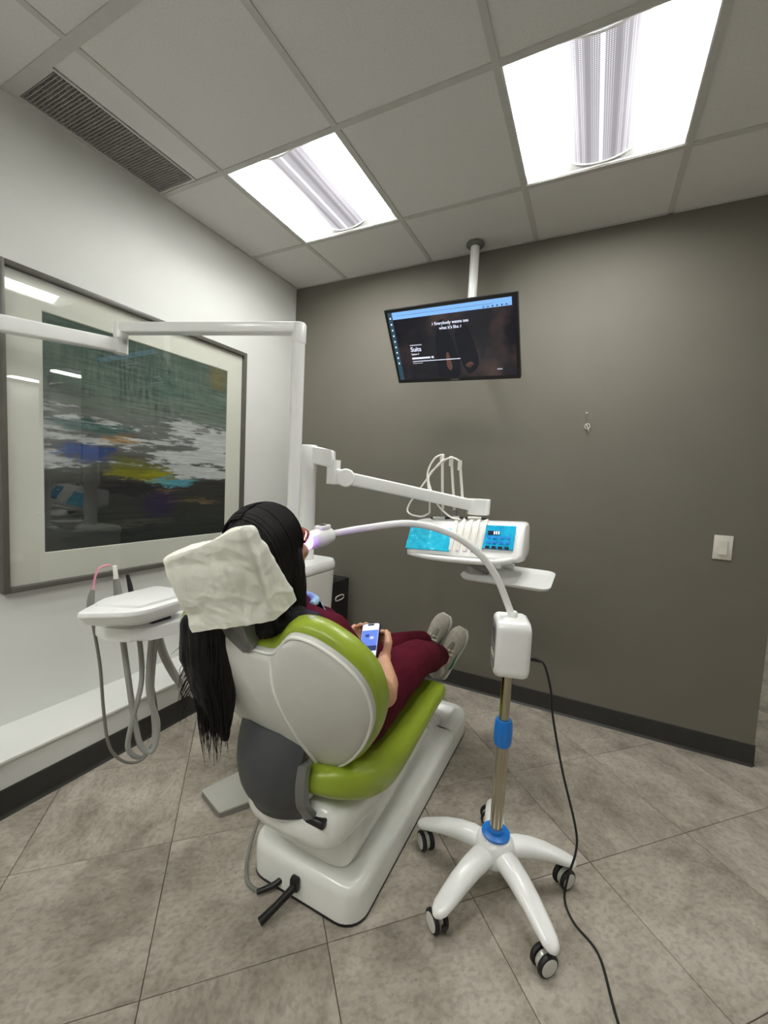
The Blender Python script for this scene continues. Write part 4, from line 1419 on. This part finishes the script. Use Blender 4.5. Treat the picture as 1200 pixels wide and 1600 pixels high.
# legs
KR, KL = V3((1.457, -.985, .565)), V3((1.265, -.93, .535))
AR, AL = V3((1.438, -.630, .445)), V3((1.345, -.585, .475))
for hx0, K, A in ((1.425, KR, AR), (1.255, KL, AL)):
    body.chain([(hx0, -1.43, .54), (hx0 * .5 + K.x * .5, -1.2, .555), K, K * .55 + A * .45, A], [.088, .070, .052, .050, .036])
heels = {'R': (V3((1.428, -.560, .325)), V3((1.508, -.492, .545))), 'L': (V3((1.335, -.530, .385)), V3((1.418, -.485, .595)))}
body.capsule(AR, heels['R'][0] + V3((.01, -.045, .06)), .036, .034)
body.capsule(AL, heels['L'][0] + V3((.01, -.045, .06)), .036, .034)
sk_ = blob('body', body, 'skin', pt, .0034, 5)

# ---- clothing
def wr_(p):
    q = V3((p.x * 9, p.y * 9, p.z * 9))
    return .0045 * noise.noise(q) + .0035 * noise.noise(V3((q.x * 2.4, q.y * 1.2, q.z * 2.6))) - .004 * abs(noise.noise(V3((q.x * 1.3 + 4, q.y * 1.6, q.z * 1.1))))
top = MB()
top.chain([(1.335, -1.63, .865), (1.34, -1.585, .76), (1.34, -1.52, .65), (1.34, -1.44, .56)], [.100, .128, .125, .132])
top.chain([(1.24, -1.62, .86), (1.26, -1.57, .74), (1.25, -1.49, .60)], [.075, .085, .095])
top.chain([(1.42, -1.62, .85), (1.41, -1.57, .74), (1.41, -1.49, .60)], [.070, .080, .090])
top.chain([(1.33, -1.61, .86), (1.34, -1.49, .80), (1.34, -1.40, .68)], [.07, .085, .09])
top.chain([(1.19, -1.62, .868), (1.335, -1.64, .888), (1.455, -1.62, .862)], [.064, .068, .060])
top.chain([(1.455, -1.61, .860), (1.502, -1.55, .765), (1.512, -1.525, .735)], [.060, .056, .054])
top.chain([(1.195, -1.61, .868), (1.14, -1.53, .77), (1.125, -1.45, .70), (1.165, -1.36, .69)], [.066, .066, .064, .058])
top.chain([(1.23, -1.36, .60), (1.42, -1.36, .59)], [.085, .085])
blob('scrub_top', top, 'scrubs', pt, .006, 6, wr_)
tro = MB()
tro.chain([(1.27, -1.45, .545), (1.41, -1.45, .545)], [.115, .115])
for hx0, K, A in ((1.43, KR, AR), (1.25, KL, AL)):
    E_ = K * .08 + A * .92
    tro.chain([(hx0, -1.42, .55), (hx0 * .5 + K.x * .5, -1.2, .565), K, K * .5 + A * .5, E_], [.112, .094, .074, .066, .056])
tro.chain([(1.34, -1.40, .56), (1.35, -1.15, .53)], [.10, .07])
blob('trousers', tro, 'scrubs', pt, .006, 5, wr_)
MB().tube([(1.28, -1.575, .925), (1.315, -1.56, .915), (1.36, -1.575, .925), (1.385, -1.63, .945)], [.006] * 4, 8, 4).build('neckline', 'scrubs', pt)

# ---- shoes
def shoe(side, out):
    h, t = heels[side]
    F = (t - h).normalized(); L = (t - h).length + .02
    Uf = V3((-.05 * out, -1, .15)); Uf = (Uf - F * Uf.dot(F)).normalized()
    S = F.cross(Uf).normalized()
    def q(a, s, u): return h + F * (a * L - .012) + S * s + Uf * u
    root = None
    secs = [(-.02, .018, .02, .055), (.02, .030, .012, .085), (.15, .034, .012, .100), (.28, .035, .012, .098), (.42, .037, .012, .080), (.58, .042, .012, .062), (.75, .044, .012, .050), (.90, .036, .012, .040), (.99, .018, .014, .028)]
    rings = []
    for a, w_, b0, b1 in smooth_secs(secs, 3):
        r = []
        for k in range(18):
            an = 2 * PI * k / 18
            c, s = math.cos(an), math.sin(an)
            r.append(q(a, math.copysign(abs(c) ** .75, c) * w_ * (1 - .25 * max(s, 0)), (b0 + b1) / 2 + s * (b1 - b0) / 2))
        rings.append(r)
    up = MB().ring_loft(rings).build('shoe', 'shoe', pt, ang=70)
    so = [(a, w_ + .004) for a, w_, _, _ in smooth_secs(secs, 3)]
    mb = MB()
    ol = [(a, w_) for a, w_ in so] + [(a, -w_) for a, w_ in reversed(so)]
    lo_, hi_ = [q(a, s, -.006) for a, s in ol], [q(a, s, .022) for a, s in ol]
    mid = [q(a, s * 1.04, .008) for a, s in ol]
    mb.ring_loft([lo_, mid, hi_])
    mb.build('sole', 'sole', up, ang=50)
    MB().tube([q(.34, 0, .088), q(.50, 0, .070), q(.70, 0, .0505)], [.018, .016, .010], 10, 3, flat=(Uf, .5)).build('tongue', 'tongue', up)
    for k in range(5):
        a = .40 + .07 * k
        u = .092 - .008 * k - .03 * (a - .40) * 2
        MB().tube([q(a, -.024, u - .016), q(a + .01, 0, u + .004), q(a + .02, .024, u - .016)], .0036, 6, 3).build('lace', 'lace', up)
    MB().tube([q(.38, 0, .10), q(.36, .02, .11), q(.40, .032, .10), q(.44, .01, .095)], .0022, 6, 4).build('lace', 'lace', up)
    MB().tube([q(.38, 0, .10), q(.35, -.02, .11), q(.40, -.034, .098), q(.43, -.012, .094)], .0022, 6, 4).build('lace', 'lace', up)
    for sg in (-1, 1):
        MB().tube([q(.22, sg * .036, .040), q(.30, sg * .039, .030), q(.42, sg * .040, .040), q(.55, sg * .041, .052)], [.002, .005, .0035, .001], 8, 4).build('side_mark', 'shoe_green', up)
    MB().tube([q(.16, 0, .07), q(.16, 0, .108), q(.14, 0, .135)], [.030, .034, .034], 14, 3).build('sock', 'sock', up)
shoe('R', 1)
shoe('L', -1)

# ---- hair: cap and long fall behind the headrest
hair = MB()
hair.ellipsoid(hp(0, -.020, .034), (.090, .098, .096), HR, 32, 20)
hair.chain([hp(.070, -.010, .03), hp(.074, -.012, -.03), hp(.070, -.02, -.09), hp(.062, -.035, -.15)], [.024, .023, .024, .03])
hair.chain([hp(-.070, -.010, .03), hp(-.074, -.012, -.03), hp(-.070, -.02, -.09), hp(-.066, -.035, -.15)], [.024, .023, .024, .03])
hair.chain([hp(0, -.05, -.03), hp(.01, -.055, -.11), (1.34, -1.70, .905)], [.07, .07, .05])
hair.chain([(1.440, -1.660, .905), (1.39, -1.685, .905), (1.33, -1.70, .905), (1.262, -1.722, .915), (1.212, -1.768, .885)], [.028, .034, .034, .032, .038])
hair.chain([(1.205, -1.78, .90), (1.200, -1.768, .80), (1.205, -1.752, .71), (1.215, -1.735, .63), (1.225, -1.725, .575)], [.040, .046, .043, .030, .012])
hair.chain([(1.178, -1.795, .89), (1.170, -1.785, .80), (1.180, -1.77, .70)], [.026, .028, .016])
hair.chain([(1.235, -1.765, .89), (1.232, -1.748, .78), (1.230, -1.735, .68), (1.232, -1.73, .61)], [.028, .032, .028, .014])
def hw(p):
    return .0028 * noise.noise(V3((p.x * 90, p.y * 90, p.z * 7))) + .0022 * noise.noise(V3((p.x * 190, p.y * 190, p.z * 9)))
hb = blob('hair', hair, 'hair', pt, .0045, 3, hw)
st = MB()
rnd = random.Random(11)
for k in range(230):                                   # hanging strands
    a = rnd.uniform(0, 2 * PI)
    r0 = .044 * math.sqrt(rnd.uniform(.25, 1))
    x0, y0 = 1.203 + math.cos(a) * r0 * 1.2, -1.772 + math.sin(a) * r0 * .8
    z0 = rnd.uniform(.86, .92)
    z1 = rnd.uniform(.55, .70) - .035 * (rnd.random() < .25)
    sw = rnd.uniform(-.014, .014)
    x1, y1 = x0 * .6 + 1.232 * .4 + sw, y0 * .55 - 1.725 * .45 + rnd.uniform(-.012, .012)
    curl = rnd.uniform(-.010, .010)
    st.tube([(x0, y0, z0), (x0 * .8 + x1 * .2 + curl, y0, z0 * .66 + z1 * .34), (x0 * .35 + x1 * .65 - curl, y0 * .4 + y1 * .6, z0 * .3 + z1 * .7), (x1, y1, z1)], [.0022, .0024, .0018, .0004], 4, 3)
for k in range(26):                                    # stray wisps to the left
    z0 = rnd.uniform(.70, .88)
    st.tube([(1.165, -1.785, z0), (1.150 - rnd.uniform(0, .02), -1.79, z0 - .05), (1.152 - rnd.uniform(0, .045), -1.785 + rnd.uniform(-.02, .02), z0 - rnd.uniform(.04, .13))], [.0012, .0010, .0003], 3, 3)
for k in range(170):                                   # strands over the crown and sides
    th = rnd.uniform(-1.3, 1.3) * (1 if k % 2 else 1)
    sx = 1 if k % 3 else -1
    pts = []
    b0 = rnd.uniform(-.07, .055)
    for j in range(6):
        f = j / 5
        an = f * (PI * .62)
        a_ = sx * (.004 + .091 * math.sin(an))
        c_ = .034 + .098 * math.cos(an)
        bb = b0 * (1 - .1 * f)
        k2 = math.sqrt(max(.05, 1 - ((bb + .02) / .102) ** 2))
        pts.append(hp(a_ * k2 + sx * .001, bb - .012 * f, .034 + (c_ - .034) * k2))
    e = pts[-1]
    pts.append(e + V3((sx * -.006, -.010, -.045)))
    pts.append(e + V3((sx * -.016, -.022, -.085 - rnd.uniform(0, .03))))
    st.tube(pts, [.0016] * 6 + [.0014, .0005], 4, 2)
st.build('hair_strands', 'hair', hb)

# ---- protective eyewear and lip retractor glow
gv = MB()
gv.tube([hp(-.070, .040, .012), hp(-.045, .082, .012), hp(0, .098, .014), hp(.045, .082, .012), hp(.070, .040, .012)], [.005, .010, .008, .010, .005], 10, 4, flat=((0, 0, 1), .9))
gl = gv.build('safety_glasses', 'orange')
tag(gl, 'red-orange protective glasses worn over the eyes', 'glasses')

# ---- pale blue bib on the chest
bib = MB()
NB = 10
gb = []
for j in range(NB + 1):
    row = []
    for i in range(NB + 1):
        u, v = -1 + 2 * i / NB, j / NB
        x = 1.335 + .070 * u
        y = -1.545 + .11 * v - .02 * u * u
        z = .915 - .125 * v - .028 * u * u + .004 * noise.noise(V3((u * 3, v * 3, 1)))
        row.append(V3((x + .004, y - .002, z + .026)))
    gb.append(row)
vt = [[bib.bm.verts.new(p) for p in r] for r in gb]
vb = [[bib.bm.verts.new(p - V3((0, .001, .002))) for p in r] for r in gb]
for j in range(NB):
    for i in range(NB):
        bib.bm.faces.new((vt[j][i], vt[j][i + 1], vt[j + 1][i + 1], vt[j + 1][i]))
        bib.bm.faces.new((vb[j][i], vb[j + 1][i], vb[j + 1][i + 1], vb[j][i + 1]))
ed = [(0, i) for i in range(NB + 1)] + [(j, NB) for j in range(1, NB + 1)] + [(NB, i) for i in range(NB - 1, -1, -1)] + [(j, 0) for j in range(NB - 1, 0, -1)]
for a, b in zip(ed, ed[1:] + ed[:1]):
    bib.bm.faces.new((vt[a[0]][a[1]], vt[b[0]][b[1]], vb[b[0]][b[1]], vb[a[0]][a[1]]))
bib.tube([(1.285, -1.575, .925), (1.335, -1.552, .928), (1.385, -1.575, .930), (1.405, -1.615, .932)], [.008, .013, .014, .007], 10, 4)
tag(bib.build('dental_bib', 'bib', None), 'pale blue paper bib laid on the chest below the chin', 'bib')

# ---- phone
ph = thing('phone', pc, 'black smartphone with a lit blue screen held in both hands', 'phone')
pf = (pc, pr, pu, pn)
MB().prism(rrect(.070, .144, .010, 5), -.004, .004, pf, .0015, 2).build('phone_body', 'black', ph)
M['ph_blue'] = glow('phone_blue_page', srgb(84, 112, 190)[:3], .9)
M['ph_dark'] = glow('phone_dark_band', srgb(30, 44, 92)[:3], .7)
M['ph_white'] = glow('phone_white_page', srgb(206, 212, 236)[:3], .95)
scp = MB().prism(rrect(.064, .138, .008, 4), .0035, .0043, pf).build('phone_screen', 'ph_white', ph)
def pband(a0, a1, b0, b1, mt, nm):
    MB().prism([(a0, b0), (a1, b0), (a1, b1), (a0, b1)], .0043, .0046, pf).build(nm, mt, scp, smooth=False)
pband(-.031, .031, -.012, .045, 'ph_blue', 'photo_block'); pband(-.031, .031, -.030, -.012, 'ph_dark', 'photo_block'); pband(-.012, .012, .062, .068, 'black', 'notch')
pband(-.016, -.002, .020, .030, 'ph_dark', 'photo_block'); pband(.002, .016, .012, .022, 'ph_white', 'photo_block')

# ================================================================== WHITENING LAMP ON A ROLLING STAND
SX, SY = 1.84, -1.20
sd = thing('whitening_lamp', (SX, SY, 0), 'white whitening lamp with curved arm on a five-legged rolling stand', 'lamp')
MB().lathe([(.001, .085), (.046, .085), (.062, .105), (.064, .125), (.058, .150), (.046, .168), (.030, .172), (.001, .172)], (SX, SY, 0), n=36).build('hub', 'white_plastic', sd, ang=60)
MB().lathe([(.020, .170), (.040, .169), (.0435, .173), (.043, .178), (.036, .181), (.026, .183), (.025, .192), (.0215, .195), (.019, .195)], (SX, SY, 0), n=32).build('hub_ring', 'blue', sd, ang=50)
MB().lathe([(.001, .16), (.0195, .16), (.0195, .52), (.001, .52)], (SX, SY, 0)).build('lower_tube', 'chrome', sd)
MB().lathe([(.001, .50), (.0155, .50), (.0155, .72), (.001, .72)], (SX, SY, 0)).build('upper_tube', 'chrome', sd)
mb = MB()
nk = 36
prof = [(.0205, .462), (.0245, .466), (.0268, .48), (.0268, .515), (.0255, .538), (.0225, .546), (.0158, .546)]
rings = []
for r, z in prof:
    rings.append([(SX + (r + (.0012 if (k % 3 == 0 and .47 < z < .54) else 0)) * math.cos(2 * PI * k / nk), SY + (r + (.0012 if (k % 3 == 0 and .47 < z < .54) else 0)) * math.sin(2 * PI * k / nk), z) for k in range(nk)])
mb.ring_loft(rings); mb.build('height_collar', 'blue', sd, ang=30)
for k in range(5):
    an = math.radians(30 + 72 * k)
    d = V3((math.cos(an), math.sin(an), 0)); s = V3((-d.y, d.x, 0))
    c0 = V3((SX, SY, 0))
    rings = []
    for r, zc, w_, h in [(.030, .122, .034, .030), (.075, .126, .034, .030), (.12, .121, .033, .027), (.17, .108, .031, .023), (.215, .090, .028, .019), (.245, .078, .025, .016), (.260, .073, .018, .013), (.268, .071, .008, .007)]:
        ring = []
        for j in range(20):
            a = 2 * PI * j / 20
            ca, sa = math.cos(a), math.sin(a)
            hh = h if sa > 0 else h * .75
            ring.append(c0 + d * r + s * (math.copysign(abs(ca) ** .8, ca) * w_) + V3((0, 0, zc + math.copysign(abs(sa) ** .9, sa) * hh)))
        rings.append(ring)
    leg = MB().ring_loft(rings).build('leg', 'white_plastic', sd, ang=60)
    # twin-wheel caster under the leg tip
    yaw = an + (.40, -1.46, -.68, 1.34, 1.52)[k]
    f = V3((math.cos(yaw), math.sin(yaw), 0)); ax = V3((-f.y, f.x, 0))
    wc = c0 + d * .243 + V3((0, 0, .0305)) - f * .014
    cst = MB().tube([c0 + d * .243 + V3((0, 0, .075)), c0 + d * .243 + V3((0, 0, .035))], .006, 8).build('caster', 'steel', leg)
    MB().lathe([(.001, -.006), (.024, -.006), (.025, 0), (.024, .006), (.001, .006)], wc, ax, 24).build('caster_fork', 'steel', leg)
    for sg in (-1, 1):
        w0 = wc + ax * sg * .008
        MB().lathe([(.022, 0), (.0285, .001), (.0305, .004), (.0305, .010), (.028, .013), (.0235, .0135), (.022, 0)], w0, ax * sg, 26).build('caster_tyre', 'rubber', leg)
        MB().lathe([(.001, .0125), (.023, .0125), (.0235, .0145), (.020, .0155), (.001, .0155)], w0, ax * sg, 26).build('wheel_cap', 'sole', leg)
    if k in (1, 3):
        MB().box(wc + f * .034 + V3((0, 0, .004)), (.016, .016, .016), .005, 2).build('brake_tab', 'black', leg)

# control box
bn = V3((-.955, -.295, 0)).normalized(); bs = V3((.295, -.955, 0)).normalized(); bz = V3((0, 0, 1))
bc = V3((SX + .003, SY - .004, .785))
def bring(k, t, w_=.13, h=.172, r=.030):
    return [bc + bn * t + bs * a + bz * b for a, b in rrect(w_ * k, h * k, r * k, 6)]
mb = MB()
mb.ring_loft([bring(.84, -.050), bring(.95, -.046), bring(1, -.034), bring(1.0, .034), bring(.97, .043), bring(.90, .049), bring(.86, .049)])
mb.build('control_box', 'white_plastic', sd, ang=50)
MB().prism(rrect(.092, .132, .014, 5), .0485, .0505, (bc, bs, bz, bn)).build('control_panel', 'grey_inst', sd)
MB().prism(rrect(.06, .035, .004, 3, 0, .03), .0505, .0512, (bc, bs, bz, bn)).build('control_display', 'led_dark', sd)
for k in range(3):
    MB().prism(rrect(.014, .014, .005, 3, -.024 + .024 * k, -.03), .0505, .0522, (bc, bs, bz, bn)).build('control_button', 'switch', sd)
MB().lathe([(.001, .860), (.0150, .860), (.0150, .882), (.0125, .886), (.001, .886)], (SX + .002, SY, 0), n=20).build('arm_socket', 'white_plastic', sd)
arm = [(1.842, -1.20, .868), (1.828, -1.205, .904), (1.791, -1.23, .992), (1.738, -1.265, 1.064), (1.657, -1.30, 1.116), (1.55, -1.34, 1.136), (1.426, -1.39, 1.114), (1.345, -1.425, 1.094), (1.327, -1.432, 1.090)]
MB().tube(arm, [.0105] * 7 + [.010, .010], 14, 6).build('curved_arm', 'white_plastic', sd)
# lamp head in front of the mouth
l0, l1 = V3((1.332, -1.425, 1.088)), V3((1.322, -1.535, 1.078))
ld = (l1 - l0).normalized()
lh = MB().tube([l0, l0 + ld * .012, l0 + ld * .04, l0 + ld * .075, l1], [.014, .024, .028, .028, .024], 18).build('lamp_head', 'white_plastic', sd)
MB().tube([l1 - ld * .006, l1 + ld * .006, l1 + ld * .020], [.0232, .0225, .0185], 18).build('led_window', 'violet', lh)
glow_d = bpy.data.lights.new('lamp_glow', 'SPOT')
glow_d.energy = 3.0
glow_d.color = (.30, .08, 1.0)
glow_d.shadow_soft_size = .012
glow_d.spot_size = math.radians(125)
glow_d.spot_blend = .5
glow_o = link('lamp_glow', glow_d, lh)
glow_o.location = l1 + ld * .024 - V3(root_loc(lh))
glow_p = bpy.data.lights.new('lamp_halo', 'POINT')
glow_p.energy = .2
glow_p.color = (.30, .08, 1.0)
glow_p.shadow_soft_size = .01
glow_q = link('lamp_halo', glow_p, lh)
glow_q.location = l1 + ld * .026 + V3((.030, -.004, 0)) - V3(root_loc(lh))
glow_o.rotation_euler = ld.to_track_quat('-Z', 'Y').to_euler()
lux = V3((1, 0, 0)); lux = (lux - ld * lux.dot(ld)).normalized(); luz = lux.cross(ld)
if luz.z < 0: luz = -luz
dc = l0 + ld * .042 + luz * .028
MB().prism(rrect(.032, .046, .008, 4), -.004, .008, (dc, lux, ld, luz), .003, 2).build('display_pod', 'white_plastic', lh)
MB().prism(rrect(.018, .024, .002, 2), .0075, .0088, (dc, lux, ld, luz)).build('pod_display', 'led_dark', lh)

# ---- power cord
cord = thing('power_cord', (2.05, -1.2, 0), 'thin black power cord running from the lamp box down across the floor', 'cord')
cp = [(1.918, -1.195, .752), (1.942, -1.195, .742), (1.966, -1.192, .665), (1.975, -1.188, .595), (2.012, -1.180, .435), (2.061, -1.165, .262), (2.068, -1.155, .180), (2.052, -1.148, .075), (2.050, -1.155, .012), (2.078, -1.205, .0035), (2.141, -1.262, .0035), (2.176, -1.385, .0035), (2.22, -1.52, .0035), (2.31, -1.72, .0035), (2.36, -2.0, .0035), (2.30, -2.4, .0035), (2.42, -2.9, .0035)]
MB().tube(cp, .0034, 8, 7).build('cable', 'rubber', cord)
MB().tube([(1.888, -1.196, .752), (1.905, -1.196, .753), (1.922, -1.195, .751), (1.932, -1.195, .748)], [.0095, .0088, .006, .0042], 12, 3).build('plug', 'black', cord)
